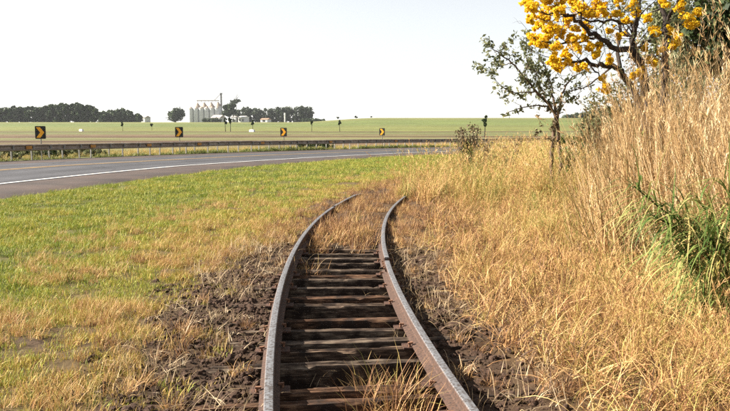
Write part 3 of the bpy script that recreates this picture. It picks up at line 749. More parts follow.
for k in range(4):
    proto(f'lawn_tuft_{k}', 'lawn', [blades(70, .025, .075, .13, .0055, (.2, 1.7), .45, 3, 100 + k), blades(10, .06, .13, .10, .004, (.3, 1.3), .35, 3, 140 + k, cols=(.5, 1))])
    proto(f'dry_tuft_{k}', 'dry', [blades(46, .07, .22, .09, .005, (.3, 2.0), .5, 4, 200 + k), blades(8, .12, .30, .06, .004, (.2, 1.4), .3, 4, 230 + k)])
    proto(f'gold_tuft_{k}', 'dry', [blades(46, .20, .64, .14, .0066, (.5, 2.3), .38, 6, 300 + k, cols=(0, .85)), blades(9, .45, .95, .12, .0045, (.1, .8), .22, 6, 330 + k, .8, cols=(.0, .6)), blades(16, .1, .35, .15, .010, (1.0, 2.4), .7, 4, 350 + k, cols=(.4, 1))])
    proto(f'lodged_tuft_{k}', 'dry', [blades(40, .15, .48, .18, .0075, (.9, 2.2), .9, 6, 400 + k)])
    proto(f'cane_tuft_{k}', 'cane', [blades(9, 1.3, 2.3, .20, .009, (.05, .6), .12, 7, 500 + k, .0, cols=(.1, 1)), blades(4, 1.6, 2.5, .20, .006, (.05, .45), .10, 7, 530 + k, 1.0, cols=(.4, 1)), blades(18, .5, 1.6, .26, .016, (.3, 2.2), .3, 7, 560 + k, cols=(0, 1))])
for k in range(3):
    g = np.random.default_rng(600 + k); Vs = []
    proto(f'straw_piece_{k}', 'straw', [blades(3, .12, .36, .08, .0034, (.6, 2.6), 1.3, 7, 640 + k), blades(6, .06, .22, .10, .004, (.2, 1.0), 2.2, 4, 650 + k)])
    proto(f'weed_tuft_{k}', 'weed', [blades(60, .08, .34, .22, .03, (.3, 1.6), .5, 3, 660 + k)])
def clod(seed):
    bm = bmesh.new(); bmesh.ops.create_icosphere(bm, subdivisions=2, radius=.5)
    g = random.Random(seed); off = Vector((g.uniform(0, 50), g.uniform(0, 50), 0))
    from mathutils import noise
    for v in bm.verts:
        n_ = v.co.normalized(); v.co = v.co * (1 + .55 * noise.noise(n_ * 1.6 + off) + .25 * noise.noise(n_ * 4 + off)); v.co.z *= .68
    me = bpy.data.meshes.new('clod'); bm.to_mesh(me); bm.free(); me.materials.append(M['clod'])
    return bpy.data.objects.new('clod', me)
for k in range(4): PROTO[f'clod_{k}'] = clod(k + 3)

def scatter(name, label, cat, X, Y, keys, scale, dry=None, tilt=.12, zoff=0.0, seed=0, lean=None, z=None, pick=None, mat=None):
    """one ground-cover object: tufts on the points X, Y"""
    g = np.random.default_rng(seed); n = len(X)
    Z = (z_ground(X, Y) if z is None else z) + zoff
    me = bpy.data.meshes.new(name); me.vertices.add(n); me.vertices.foreach_set('co', np.c_[X, Y, Z].astype(np.float32).ravel())
    rot = np.c_[g.normal(size=n) * tilt, g.normal(size=n) * tilt, g.random(n) * 6.283]
    if lean is not None: rot[:, 1] += lean; rot[:, 2] = g.normal(size=n) * .5
    for nm, ty, arr in (('rot', 'FLOAT_VECTOR', rot), ('scl', 'FLOAT', scale), ('dry', 'FLOAT', np.zeros(n) if dry is None else dry), ('pick', 'INT', g.integers(0, len(keys), n) if pick is None else pick)):
        at = me.attributes.new(nm, ty, 'POINT')
        at.data.foreach_set('vector' if ty == 'FLOAT_VECTOR' else 'value', np.asarray(arr, np.int32 if ty == 'INT' else np.float32).ravel())
    me.materials.append(M[mat] if mat else PROTO[keys[0]].data.materials[0])
    o = bpy.data.objects.new(name, me); col.objects.link(o); tag(o, label, cat, kind='stuff')
    ng = bpy.data.node_groups.new(name, 'GeometryNodeTree')
    ng.interface.new_socket('Geometry', in_out='INPUT', socket_type='NodeSocketGeometry'); ng.interface.new_socket('Geometry', in_out='OUTPUT', socket_type='NodeSocketGeometry')
    N = ng.nodes; Lk = ng.links; gi = N.new('NodeGroupInput'); go = N.new('NodeGroupOutput')
    jn = N.new('GeometryNodeJoinGeometry')
    for k in keys[::-1]:
        oi = N.new('GeometryNodeObjectInfo'); oi.inputs['Object'].default_value = PROTO[k]; oi.inputs['As Instance'].default_value = False
        g2 = N.new('GeometryNodeGeometryToInstance'); Lk.new(oi.outputs['Geometry'], g2.inputs[0]); Lk.new(g2.outputs[0], jn.inputs[0])
    ip = N.new('GeometryNodeInstanceOnPoints'); ip.inputs['Pick Instance'].default_value = True
    Lk.new(gi.outputs[0], ip.inputs['Points']); Lk.new(jn.outputs[0], ip.inputs['Instance'])
    for nm, ty, sk in (('rot', 'FLOAT_VECTOR', 'Rotation'), ('scl', 'FLOAT', 'Scale'), ('pick', 'INT', 'Instance Index')):
        na = N.new('GeometryNodeInputNamedAttribute'); na.data_type = ty; na.inputs['Name'].default_value = nm; Lk.new(na.outputs['Attribute'], ip.inputs[sk])
    Lk.new(ip.outputs[0], go.inputs[0])
    md = o.modifiers.new('scatter', 'NODES'); md.node_group = ng
    return o
def cand(n, x0, x1, y0, y1, seed, dens=None):
    g = np.random.default_rng(seed); X = x0 + (x1 - x0) * g.random(n); Y = y0 + (y1 - y0) * g.random(n)
    ok = np.abs(X) < Y * .56 + 1.6
    if dens is not None: ok &= g.random(n) < dens(X, Y)
    return X[ok], Y[ok], np.random.default_rng(seed + 1)
def gold_edge(Y):                                            # left boundary of the golden grass
    return np.interp(Y, [0, 12.9, 13, 16, 19, 23, 28, 35, 60], [-50, -50, .2, .55, 1.6, 2.5, 3.6, 5.4, 12])
# --- lawn on the left, drying towards the track
X, Y, g = cand(150000, -24, 14, 2.0, 52, 11, lambda X, Y: np.clip(9.5 / Y, .1, 1))
d, _ = track_d(X, Y); nz = fbm(X * .7, Y * .7); nz2 = fbm(X * 3.1, Y * 3.1)
edge = -d + (nz2 - .5) * 1.3
ro = road_off(X, Y)
pt = np.exp(-(((X + 2.45) / .5) ** 2 + ((Y - 5.3) / .28) ** 2)) + .9 * np.exp(-(((X + 1.75) / .35) ** 2 + ((Y - 6.7) / .25) ** 2))
keep = (ro < -.12 + .25 * (g.random(len(X)) - .5)) & (X < gold_edge(Y) + np.where(Y < 13, 99, 0) + .3) & (d < -.7) & (g.random(len(X)) < sstep(1.0 - .35 * sstep(8, 11, Y), 2.0 - .8 * sstep(8, 11, Y), edge) * (.35 + .65 * sstep(.30, .5, nz2 + .02 * Y)) * (1 - .45 * np.clip(pt, 0, 1)))
X, Y, d, nz, nz2 = X[keep], Y[keep], d[keep], nz[keep], nz2[keep]
dry = .58 - .33 * sstep(1.0, 3.6, -d + (nz - .5) * 2.6 - .9 * (Y < 7) * (7 - Y) / 4 + .5 * sstep(9, 14, Y)) + (nz2 - .5) * .55 + .06 * g.normal(size=len(X))
scatter('lawn_grass', 'short mown grass, green by the road and yellowing towards the track', 'grass', X, Y, [f'lawn_tuft_{k}' for k in range(4)], (.45 + .75 * g.random(len(X)) ** 1.5 + .9 * (nz2 - .4)) * (1 + Y / 60), dry, seed=1)
print('lawn', len(X))
# --- dry tufts among the lawn near the track and in the overgrown bed
X, Y, g = cand(40000, -7, 7, 2.0, 24, 21, lambda X, Y: np.clip(8 / Y, .2, 1))
d, _ = track_d(X, Y); nz = fbm(X * 1.3 + 9, Y * 1.3); nz2 = fbm(X * 3.1, Y * 3.1)
pl = sstep(1.1, 1.5, -d) * (1 - sstep(2.2, 5.0, -d)) * sstep(.42, .62, nz) * .55 + .16 * (np.abs(d) > .7) * (np.abs(d) < 1.9) * sstep(.45, .7, nz2)
ov = (np.abs(d) < 1.15) * sstep(8.7, 9.6, Y + (nz2 - .5) * 1.2) * (.10 + .5 * sstep(.42, .62, nz)) * ((np.abs(np.abs(d) - .54) > .10) | (Y > 15.2))
ov = ov + (np.abs(d + .95) < .35) * sstep(7, 9, Y) * .12
cl_r = np.exp(-(((d - .22) / .2) ** 2 + ((Y - 4.05) / .55) ** 2)) * (d < .42) * 1.1       # the tuft inside the right rail
tf = np.exp(-(((X + .62) / .12) ** 2 + ((Y - 8.2) / .3) ** 2)) * (d > -.46)
keep = g.random(len(X)) < pl + ov + cl_r + tf
keep &= ((np.abs(np.abs(d) - .54) > .075) | (Y > 15.2)) & (road_off(X, Y) < -.6)
X, Y, d, nz = X[keep], Y[keep], d[keep], nz[keep]
dry = np.where(np.abs(d) < 1.4, .68, .40) + .14 * g.normal(size=len(X))
sc_ = (.55 + .5 * g.random(len(X))) * np.where(np.abs(d) < .5, 1.05, .8) * np.where((d > -.5) & (d < .5) & (Y < 5.2), 1.9, np.where((np.abs(d) < .5) & (Y < 12), 1.35, 1.1))
scatter('dry_grass_tufts', 'dry straw coloured tufts growing in and beside the railway bed', 'grass', X, Y, [f'dry_tuft_{k}' for k in range(4)], sc_, dry, seed=2)
print('dry', len(X))
# --- golden tall grass on the right
X, Y, g = cand(60000, -1, 24, 1.6, 46, 31, lambda X, Y: np.clip(4.2 / Y, .09, 1))
d, _ = track_d(X, Y); nz = fbm(X * .8 + 4, Y * .8); nz2 = fbm(X * 2.7, Y * 2.7)
ge = X - gold_edge(Y)
inreg = np.where(Y < 14, sstep(1.05, 1.65, d + (nz2 - .5) * .9 - .1 * (Y < 5.5)), sstep(-.2, .7, ge + (nz2 - .5) * .8))
keep = (g.random(len(X)) < inreg * (.25 + .75 * sstep(.38, .55, nz2))) & (road_off(X, Y) < -1.5) & (d > np.where(Y < 15, .8, -9))
X, Y, d, nz, nz2 = X[keep], Y[keep], d[keep], nz[keep], nz2[keep]
hgt = .38 + .34 * sstep(1.2, 2.8, d) + .7 * (nz - .5)
hgt = np.where(Y > 14, 1.28 + .5 * (nz - .5), hgt)
dry = .455 + .34 * (nz - .5) * 2 * .8 + .16 * g.normal(size=len(X)) - .30 * sstep(.5, .68, fbm(X * 1.6 + 40, Y * 1.6))
scatter('golden_grass', 'tall golden dry grass covering the bank right of the track', 'grass', X, Y, [f'gold_tuft_{k}' for k in range(4)], hgt * (.8 + .4 * g.random(len(X))), dry, .18, seed=3)
print('gold', len(X))
X, Y, g = cand(16000, .3, 9, 2.0, 16, 35, lambda X, Y: np.clip(7 / Y, .2, 1))
d, _ = track_d(X, Y); keep = (d > 1.15) & (g.random(len(X)) < .30 + .5 * np.exp(-((X - 2.3) / .6) ** 2 - ((Y - 4.9) / .9) ** 2))
X, Y = X[keep], Y[keep]
scatter('lodged_grass', 'flattened reddish dry grass lying on the right bank', 'grass', X, Y, [f'lodged_tuft_{k}' for k in range(4)], .5 + .5 * g.random(len(X)), .60 + .16 * g.normal(size=len(X)), .3, .05, seed=4)
# --- soil clods beside the rails
X, Y, g = cand(46000, -2.6, 2.2, 2.2, 12, 41)
d, _ = track_d(X, Y); nz = fbm(X * 2.1, Y * 2.1)
pr = (np.abs(d) > .62) * (1 - sstep(1.05, 1.9, np.abs(d) + (nz - .5) * .7)) * .95 * (d < 0) + (d > .62) * (1 - sstep(.95, 1.3, d)) * .6 + (np.abs(d) < .45) * .5
pr *= 1 - sstep(8.6, 10, Y)
keep = g.random(len(X)) < pr
X, Y = X[keep], Y[keep]
scatter('soil_clods', 'loose dark clods of soil along the railway bed', 'soil', X, Y, [f'clod_{k}' for k in range(4)], .011 + .058 * g.random(len(X)) ** 3, None, .5, .004, seed=5)
# --- loose straw on the bed
X, Y, g = cand(5000, -2.2, 2.2, 2.4, 10, 51)
d, _ = track_d(X, Y); nz = fbm(X * 1.7 + 3, Y * 1.7); keep = (np.abs(d) < 1.6) & (np.abs(np.abs(d) - .54) > .06) & (g.random(len(X)) < np.where(np.abs(d) < .5, .05, .22) * sstep(.3, .6, nz) * 1.6)
X, Y, d = X[keep], Y[keep], d[keep]
scatter('loose_straw', 'thin pale straws lying on the soil and sleepers', 'straw', X, Y, [f'straw_piece_{k}' for k in range(3)], .5 + .7 * g.random(len(X)), None, .2, np.where(np.abs(d) < .5, .08, .03), seed=6)
# --- tall dry cane grass at the right
X, Y, g = cand(9000, 2, 16, 3.6, 17, 61)
nz = fbm(X * 1.1, Y * 1.1); left = np.interp(Y, [3.6, 5, 6.5, 8, 10, 14, 17], [2.75, 2.9, 2.55, 2.5, 3.0, 4.2, 5.2])
keep = (X > left + (nz - .5) * .8) & (g.random(len(X)) < (.10 + .26 * sstep(.1, 1.0, X - left)) * np.clip(8 / Y, .3, 1)) & (X < left + 4.5)
X, Y, nz, left = X[keep], Y[keep], nz[keep], left[keep]
scatter('tall_dry_grass', 'head high dry tan grass with pale plumes filling the right bank', 'grass', X, Y, [f'cane_tuft_{k}' for k in range(4)], (.66 + .38 * sstep(0, 1.2, X - left) + .26 * g.random(len(X))) * np.interp(Y, [4, 6, 9, 14], [.85, .95, 1.0, .92]), .0 + .42 + .16 * g.normal(size=len(X)), .15, seed=7, lean=-.12)
print('cane', len(X))
# --- weeds along the guard rail
g = np.random.default_rng(71); n = 2600; th = R(181.5) + (gth1 - R(181.5)) * g.random(n); off = ROAD_R + 12.45 + np.abs(g.normal(size=n)) * .7
X, Y = ROAD_C[0] + off * np.cos(th), ROAD_C[1] + off * np.sin(th); nz = fbm(X * .35, Y * .35)
keep = g.random(n) < .15 + .85 * sstep(.4, .6, nz); X, Y, nz = X[keep], Y[keep], nz[keep]
scatter('roadside_weeds', 'low green weeds at the feet of the guard rail posts', 'weeds', X, Y, [f'weed_tuft_{k}' for k in range(3)], .5 + .7 * g.random(len(X)) * nz * 1.6, None, seed=8, z=z_base(X, Y))
X = -24 + 60 * g.random(9000); Y = 28 + 50 * g.random(9000); ro = road_off(X, Y); keep = (ro > 13.6) & (ro < 22); X, Y = X[keep], Y[keep]
scatter('verge_grass', 'rough grass on the slope beyond the guard rail', 'grass', X, Y, [f'dry_tuft_{k}' for k in range(4)], 1.0 + .8 * g.random(len(X)), -.1 + .45 * fbm(X * .2, Y * .2), seed=9, z=z_base(X, Y))

# ---------------------------------------------------------------- dark shrubs behind the guard rail
k = 0
for px in (6, 20, 36, 52, 66, 80, 95, 303, 313, 324):
    th, p = az_on_circle(px, GO + 2.6 + (k % 3) * .5); k += 1
    h = random.uniform(.50, .70); wd = random.uniform(1.1, 1.7); root = empty('roadside_shrub', (p[0], p[1], float(z_base(*p))))
    tag(root, ('low dark green' if (k + 1) % 2 else 'low olive green') + ' shrub behind the guard rail below the woodland' if px < 200 else 'low dark green shrub behind the guard rail right of the grove', 'shrub', 'shrubs behind the guard rail, left' if px < 200 else 'shrubs behind the guard rail, middle')
    mb = MB()
    for q in range(5):
        a = q * 1.26; mb.tube([(0, 0, -.1), (math.cos(a) * .2, math.sin(a) * .2, h * .4), (math.cos(a) * wd * .3, math.sin(a) * wd * .3, h * .75)], [.02, .014, .006], 5)
    mb.build('stem', M['bark'], root)
    g = np.random.default_rng(900 + k); cs = [(g.normal() * wd * .25, g.normal() * .3, h * (.25 + .5 * g.random())) for q in range(14)]
    V, F_, A = leaf_cloud(cs, [h * .26] * 14, [60] * 14, .11, .8, 900 + k, .3, .6); V[:, 2] = np.minimum(V[:, 2], h + .1 * g.random(len(V)))
    np_mesh('foliage', V, F_, M['leaf_olive' if k % 2 else 'leaf_dark'], {'rnd': A}, root)

# ---------------------------------------------------------------- trees near the track
def smooth_path(pts, n=4):
    pts = [Vector(p) for p in pts]; out = []
    for i in range(len(pts) - 1):
        p0, p1, p2, p3 = pts[max(i - 1, 0)], pts[i], pts[i + 1], pts[min(i + 2, len(pts) - 1)]
        for k in range(n):
            t = k / n; out.append(.5 * ((2 * p1) + (p2 - p0) * t + (2 * p0 - 5 * p1 + 4 * p2 - p3) * t * t + (3 * p1 - p0 - 3 * p2 + p3) * t ** 3))
    return out + [pts[-1]]
def limb(mb, pts, r0, r1, n=8, wob=.012, g=None):
    P = smooth_path(pts); m_ = len(P)
    if g is not None: P = [p + Vector(g.normal(size=3) * wob) if 0 < i < m_ - 1 else p for i, p in enumerate(P)]
    mb.tube(P, [r0 + (r1 - r0) * (i / (m_ - 1)) ** .8 for i in range(m_)], n)
    return P
def twigs(mb, start, dirn, length, r, g, depth, ends):
    p = Vector(start); d_ = Vector(dirn).normalized(); P = [p]; k = 4
    for i in range(k):
        d_ = (d_ + Vector(g.normal(size=3)) * .28 + Vector((0, 0, .05))).normalized(); p = p + d_ * length / k; P.append(p)
    mb.tube(P, [r * (1 - .7 * i / k) for i in range(k + 1)], 5)
    ends.append(P[-1])
    if depth > 0:
        for i in (2, 3, 4):
            if g.random() < .8: twigs(mb, P[i], d_ + Vector(g.normal(size=3)) * .8, length * .62, r * .5, g, depth - 1, ends)

# yellow flowering tree
TY = 12.6
bx_, by_ = px_x(652, TY), TY
tz = float(z_ground([bx_], [by_])[0])
yt = empty('yellow_flowering_tree', (bx_, by_, tz)); tag(yt, 'leafless dark limbed tree covered in bright yellow blossom clusters', 'tree')
g = np.random.default_rng(77)
def tp(px, py, dy=0.0):
    v = at_Y(px, py, TY + dy); return v - Vector(yt.location)
mb = MB(); ends = []
root_p = Vector((0, 0, -.2))
limbs = [
    ([root_p, tp(651, 128), tp(648, 92), tp(639, 63, -.1), tp(632, 50, -.2)], .115, .075),
    ([tp(632, 50, -.2), tp(614, 47, -.4), tp(597, 36, -.6), tp(583, 26, -.8), tp(568, 14, -1.0), tp(556, 4, -1.1)], .07, .022),
    ([tp(632, 50, -.2), tp(636, 28, .1), tp(637, 14, .2), tp(641, -4, .3), tp(640, -40, .4)], .07, .03),
    ([tp(634, 52, -.2), tp(649, 40, .2), tp(664, 33, .5), tp(684, 22, .8)], .04, .018),
    ([root_p + Vector((-.05, .05, 0)), tp(645, 128, .2), tp(635, 93, .3), tp(620, 70, .2), tp(604, 66, .0), tp(590, 62, -.1), tp(572, 61, -.3), tp(552, 58, -.6)], .105, .02),
    ([tp(620, 70, .2), tp(618, 48, .5), tp(621, 26, .6), tp(618, 6, .7), tp(612, -20, .8)], .05, .02),
    ([root_p + Vector((.12, .05, 0)), tp(663, 110, .4), tp(665, 70, .5), tp(667, 30, .6), tp(663, 10, .7), tp(656, -10, .8), tp(650, -50, .8)], .10, .04),
    ([tp(667, 24, .6), tp(674, 6, .4), tp(690, -12, .2), tp(700, -30, .1)], .05, .02),
    ([tp(637, 22, .15), tp(620, 21, -.2), tp(607, 20, -.5), tp(590, 20, -.9), tp(578, 12, -1.2)], .035, .014),
    ([tp(597, 36, -.6), tp(580, 42, -.5), tp(562, 44, -.7), tp(545, 42, -.8), tp(533, 38, -.9)], .03, .010),
    ([tp(568, 14, -1.0), tp(552, 14, -1.2), tp(540, 10, -1.3), tp(530, 6, -1.4)], .022, .008),
    ([tp(590, 62, -.1), tp(600, 78, -.3), tp(605, 88, -.4)], .02, .008),
    ([tp(641, 60, -.1), tp(655, 55, -.4), tp(664, 60, -.6)], .025, .008),
    ([tp(583, 26, -.8), tp(580, 12, -.4), tp(584, -6, -.2), tp(580, -30, 0)], .03, .012),
    ([tp(610, 68, .1), tp(590, 84, .4), tp(570, 92, .6)], .025, .008),
    ([tp(560, 60, -.5), tp(548, 64, -.4), tp(536, 58, -.2)], .012, .005),
]
for P, r0, r1 in limbs:
    Q = limb(mb, P, r0 * .78, r1 * .8, 8, .018, g)
    for i in range(3, len(Q), 1):
        if r0 < .09 or i > len(Q) * .6:
            if g.random() < (.75 if Q[i].x > -1.9 else .25): twigs(mb, Q[i], (Q[i] - Q[i - 2]).normalized() + Vector(g.normal(size=3)) * .8, .35 + .35 * g.random(), max(.005, r1 * .4), g, 2 if g.random() < .4 and Q[i].x > -1.2 else 1, ends)
mb.build('trunk', M['bark'], yt, smooth=True)
FL = [(533, 8, 9), (545, 15, 9), (548, 3, 8), (560, 10, 8), (568, 20, 7), (540, 25, 6), (552, 28, 8), (534, 38, 9), (548, 36, 7), (560, 32, 8), (572, 38, 8), (580, 8, 10), (590, 14, 8), (597, 4, 8), (585, 28, 7),
      (576, 48, 7), (557, 48, 8), (545, 46, 5), (602, 10, 7), (553, 60, 6), (558, 66, 6), (578, 68, 5), (585, 66, 5), (605, 88, 6), (602, 77, 4), (616, 14, 6), (634, 5, 6), (636, 13, 5), (618, 2, 5), (655, 31, 6), (667, 3, 6), (690, 20, 8),
      (685, 14, 6), (694, 25, 6), (678, 38, 6), (674, 45, 5), (653, 62, 6), (640, 73, 5), (633, 76, 5), (596, 55, 5), (566, 54, 6), (528, 1, 6), (573, 2, 8), (561, 0, 8), (535, -8, 9), (550, -12, 10), (570, -14, 10), (592, -10, 10), (612, -14, 9), (635, -16, 9), (660, -20, 9), (685, -10, 8), (530, 20, 5), (538, 44, 4), (568, 62, 5), (574, 30, 6), (610, 30, 4), (625, 34, 4), (699, 12, 5), (590, 48, 5), (648, 18, 5), (626, 20, 4), (661, 50, 4), (671, 30, 5), (645, 48, 4), (610, 60, 4), (600, 45, 5), (584, 38, 5), (618, 36, 3), (680, 6, 6)]
for (px, py, r) in FL:
    dep = -.9 + (px - 560) * .008 + g.normal() * .35
    c = tp(px, py, dep); rr = r * (TY + dep) / FPX * .92
    sub = [np.array(c) + g.normal(size=3) * rr * .42 for _ in range(14)]
    V, F_, A = leaf_cloud(sub, [rr * (.26 + .24 * g.random()) for _ in range(14)], [int(22 + r * 3)] * 14, .036, .9, int(g.integers(1e6)), .35, .85)
    np_mesh('blossom_cluster', V, F_, M['blossom'], {'rnd': A}, yt)
cs = [np.array(e) for e in ends if g.random() < .33 and e.x > -.9]
V, F_, A = leaf_cloud(cs, [.13] * len(cs), [12] * len(cs), .07, 1, 5, .2, .4)
np_mesh('sparse_leaves', V, F_, M['leaf_olive'], {'rnd': A}, yt)

# small leafy tree
SY = 16.0
sx = px_x(555, SY); sz = float(z_ground([sx], [SY])[0])
st = empty('small_tree', (sx, SY, sz)); tag(st, 'small twin stemmed tree with sparse olive leaves standing in the golden grass', 'tree')
def tp(px, py, dy=0.0): return at_Y(px, py, SY + dy) - Vector(st.location)
g = np.random.default_rng(31); mb = MB(); ends = []
limbs = [([Vector((-.05, 0, -.2)), tp(552, 165), tp(553, 140), tp(556, 118)], .05, .042), ([Vector((.12, .05, -.2)), tp(561, 165, .1), tp(559, 140, .1), tp(557, 118)], .042, .036),
         ([tp(556, 118), tp(550, 106), tp(537, 92, -.2), tp(524, 76, -.3), tp(512, 63, -.3), tp(500, 54, -.4), tp(491, 48, -.4)], .040, .007),
         ([tp(557, 118), tp(560, 102), tp(564, 88, .1), tp(573, 77, .2), tp(586, 71, .3)], .04, .008),
         ([tp(556, 112), tp(553, 98, .3), tp(551, 84, .4), tp(545, 68, .5), tp(540, 58, .5)], .035, .007),
         ([tp(537, 92, -.2), tp(528, 92, -.5), tp(514, 92, -.6), tp(500, 86, -.7)], .022, .006), ([tp(524, 76, -.3), tp(528, 64, .1), tp(531, 55, .2)], .018, .005),
         ([tp(550, 106), tp(535, 106, -.4), tp(518, 108, -.5), tp(504, 116, -.6)], .02, .006), ([tp(545, 100), tp(540, 84, .2), tp(534, 70, .4)], .022, .006),
         ([tp(560, 102), tp(572, 100, .3), tp(578, 92, .4)], .015, .005), ([tp(512, 63, -.3), tp(500, 66, -.2), tp(492, 72, -.1)], .012, .004)]
tips = []
for P, r0, r1 in limbs:
    Q = limb(mb, P, r0, r1, 7, .012, g)
    if r0 < .0415:
        for i in range(3, len(Q), 2):
            tips.append(Q[i])
            if g.random() < .7: twigs(mb, Q[i], (Q[i] - Q[i - 2]).normalized() + Vector(g.normal(size=3)) * .8, .25 + .2 * g.random(), .007, g, 1, ends)
mb.build('trunk', M['bark_brown'], st, smooth=True)
cs = [np.array(e) + g.normal(size=3) * .03 for e in ends + tips if e.x < .35 or g.random() < .3]
V, F_, A = leaf_cloud(cs, [.12] * len(cs), [11] * len(cs), .10, .9, 8, .15, .48)
np_mesh('crown', V, F_, M['leaf_olive'], {'rnd': A}, st)
cs = [np.array(tp(545 + g.normal() * 7, 130 + g.normal() * 7, -.1)) for _ in range(12)]
V, F_, A = leaf_cloud(cs, [.09] * 12, [9] * 12, .10, 1.2, 9, .15, .45); np_mesh('withered_leaves', V, F_, M['leaf_dead'], {'rnd': A}, st)

# shrubs, dead bushes and the dark tree behind the tall grass
def shrub(name, label, px, base_py, top_py, wpx, Y, mat, cat='shrub', n=900, leaf=.07, seed=0, group=None, clumps=22, stems=9, bark='bark_brown'):
    x = px_x(px, Y); z = float(z_ground([x], [Y])[0]) if Y < 60 else zb(x, Y); h = at_Y(px, top_py, Y).z - z; wd = wpx * Y / FPX
    root = empty(name, (x, Y, z)); tag(root, label, cat, group); g = np.random.default_rng(seed); mb = MB(); cs = []
    for q in range(stems):
        a = g.random() * 6.28; r = wd * .5 * g.random() ** .5; zz = h * (.55 + .42 * g.random())
        P = [Vector((math.cos(a) * r * .1, math.sin(a) * r * .1, -.1)), Vector((math.cos(a) * r * .45, math.sin(a) * r * .45, zz * .5)), Vector((math.cos(a) * r, math.sin(a) * r, zz))]
        Q = limb(mb, P, .012 + h * .006, .004, 5, .02, g); cs += [np.array(Q[i]) for i in range(3, len(Q))]
        for i in range(3, len(Q), 2): twigs(mb, Q[i], Vector(g.normal(size=3)) + Vector((0, 0, .6)), h * .16, .005, g, 0, cs)
    mb.build('stem', M[bark], root)
    cs = [np.array(c) for c in cs]; pick = g.permutation(len(cs))[:max(clumps, 1)]
    V, F_, A = leaf_cloud([cs[i] for i in pick], [h * .11 * (.7 + .6 * g.random()) for i in pick], [max(6, n // len(pick))] * len(pick), leaf, .9, seed, .2, .5)
    np_mesh('foliage', V, F_, M[mat], {'rnd': A}, root)
    return root
shrub('withered_bush', 'rounded brownish withered bush between lawn and guard rail', 467, 160, 122.5, 20, 23.5, 'leaf_dead', n=2000, leaf=.08, seed=1, clumps=60, stems=20)
shrub('dead_weed', 'bare dark dead weed right of the withered bush', 486, 160, 139, 26, 21.5, 'leaf_dead', n=700, leaf=.06, seed=2, clumps=26, stems=14)
shrub('dead_weed', 'bare dark dead weed left of the small tree', 508, 160, 140, 30, 21.0, 'leaf_dead', n=700, leaf=.06, seed=3, clumps=26, stems=14)
shrub('green_sapling', 'green sapling at the foot of the small tree', 570, 165, 138, 16, 15.6, 'weed', n=500, leaf=.10, seed=4)
shrub('green_shrub', 'olive shrub under the yellow tree nearest the small tree', 592, 150, 100, 28, 17.0, 'leaf_olive', n=1800, leaf=.09, seed=5, clumps=50, stems=16)
shrub('green_shrub', 'dark leafy shrub at the foot of the yellow tree trunk', 632, 150, 92, 46, 15.5, 'leaf_dark', n=3000, leaf=.10, seed=6, clumps=70, stems=20)
shrub('grey_shrub', 'thin grey olive shrub filling the gap between the yellow tree trunks', 622, 150, 66, 44, 18.5, 'leaf_olive', n=2600, leaf=.09, seed=15, clumps=80, stems=24)
shrub('grey_shrub', 'brownish withered shrub behind the right trunk of the yellow tree', 652, 150, 48, 40, 18.0, 'leaf_dead', n=2400, leaf=.09, seed=16, clumps=80, stems=24)
shrub('green_shrub', 'bright green shrub between the tall grass and the yellow tree', 647, 160, 128, 20, 11.4, 'weed', n=900, leaf=.09, seed=7, clumps=34, stems=12)
shrub('green_shrub', 'tall olive shrub behind the tall dry grass right of the yellow tree', 676, 150, 50, 60, 17.0, 'leaf_olive', n=4200, leaf=.10, seed=8, clumps=90, stems=24)
tree('dark_tree', 'dense dark green tree above the tall dry grass', 738, 14.5, 112, -70, mat='leaf_dark', trunk=.22, nl=15000, clumps=46, seed=61, leaf=.13, z0=-.05)
tree('olive_tree', 'grey olive tree behind the yellow blossom', 690, 19.5, 130, -50, mat='leaf_olive', trunk=.3, nl=7000, clumps=40, seed=66, leaf=.12, z0=-.05)

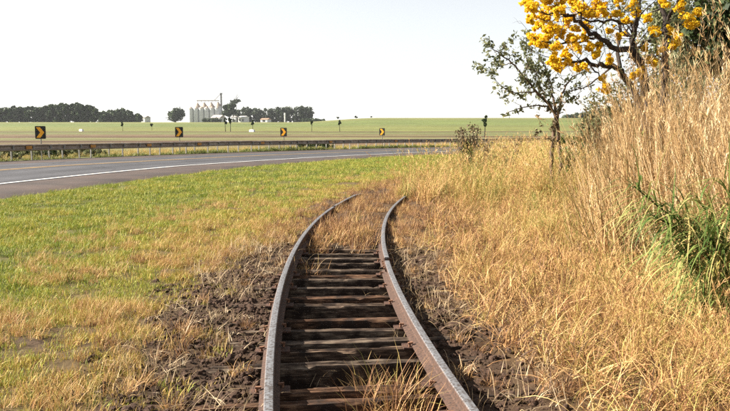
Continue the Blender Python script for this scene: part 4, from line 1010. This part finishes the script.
# arching green cane plant in front of the tall grass
PY = 5.5
px0 = px_x(712, PY); pz = float(z_ground([px0], [PY])[0])
cp = empty('green_cane_plant', (px0, PY, pz)); tag(cp, 'lush green cane with long arching leaves leaning out of the tall dry grass', 'plant')
def tp(px, py, dy=0.0): return at_Y(px, py, PY + dy) - Vector(cp.location)
g = np.random.default_rng(5)
stems = [[Vector((.1, .1, -.1)), tp(715, 262, .1), tp(690, 230, .0), tp(660, 208, -.1), tp(634, 186, -.15)], [Vector((.0, 0, -.1)), tp(712, 268), tp(688, 240, -.15), tp(668, 224, -.25), tp(650, 214, -.3)],
         [Vector((.15, .1, -.1)), tp(728, 258), tp(712, 222, -.1), tp(696, 196, -.15)], [Vector((.25, .1, -.1)), tp(742, 260), tp(735, 215), tp(724, 184)], [Vector((-.1, -.1, -.1)), tp(704, 285, -.2), tp(690, 262, -.3), tp(676, 248, -.4)],
         [Vector((.1, -.15, -.1)), tp(725, 280, -.3), tp(715, 250, -.4), tp(704, 232, -.5)], [Vector((.3, -.1, -.1)), tp(748, 270, -.2), tp(738, 236, -.3), tp(728, 214, -.4)]]
for P in stems:
    mb = MB(); Q = limb(mb, P, .010, .004, 6); stm = mb.build('stem', M['cane_green'], cp)
    V = []; F_ = []; A = []; up = Vector((0, 0, 1))
    for i in range(2, len(Q)):
        for rep in range(12):
            t_ = (Q[i] - Q[i - 1]).normalized(); L_ = (.30 + .40 * g.random()) * (1 if i < len(Q) - 2 else .8)
            dr = (t_ * .55 + Vector((g.normal() * .5 - .25, g.normal() * .6 - .2, .25 + .3 * g.random()))).normalized(); p = Q[i] - t_ * .03 * rep; b = len(V); k = 6; r_ = g.random()
            sd = dr.cross(up); sd.normalize(); wd = .0045 + .0042 * g.random()
            for q in range(k + 1):
                s = q / k; ww = wd * (1 - s ** 2.2) * (.5 + .5 * min(1, s * 5)); V += [tuple(p - sd * ww), tuple(p + sd * ww)]; A += [r_, r_]
                p = p + dr * L_ / k; dr = (dr + Vector((0, 0, -.26 - .14 * g.random()))).normalized()
            F_ += [(b + 2 * q, b + 2 * q + 1, b + 2 * q + 3, b + 2 * q + 2) for q in range(k)]
    np_mesh('leaves', np.array(V), np.array(F_), M['cane_green'], {'rnd': np.array(A)}, cp)['kind'] = 'stuff'

# ---------------------------------------------------------------- haze
hz = MB(); hz.box((0, 655, 21), (3040, 1530, 54))
hm = bpy.data.materials.new('haze'); hm.use_nodes = True; hn = hm.node_tree.nodes; hn.remove(hn['Principled BSDF'])
pv = hn.new('ShaderNodeVolumePrincipled'); pv.inputs['Color'].default_value = (.86, .90, .96, 1); pv.inputs['Density'].default_value = .00007; pv.inputs['Anisotropy'].default_value = .3
hm.node_tree.links.new(pv.outputs[0], hn['Material Output'].inputs['Volume'])
ho = hz.build('haze', hm); tag(ho, kind='stuff')
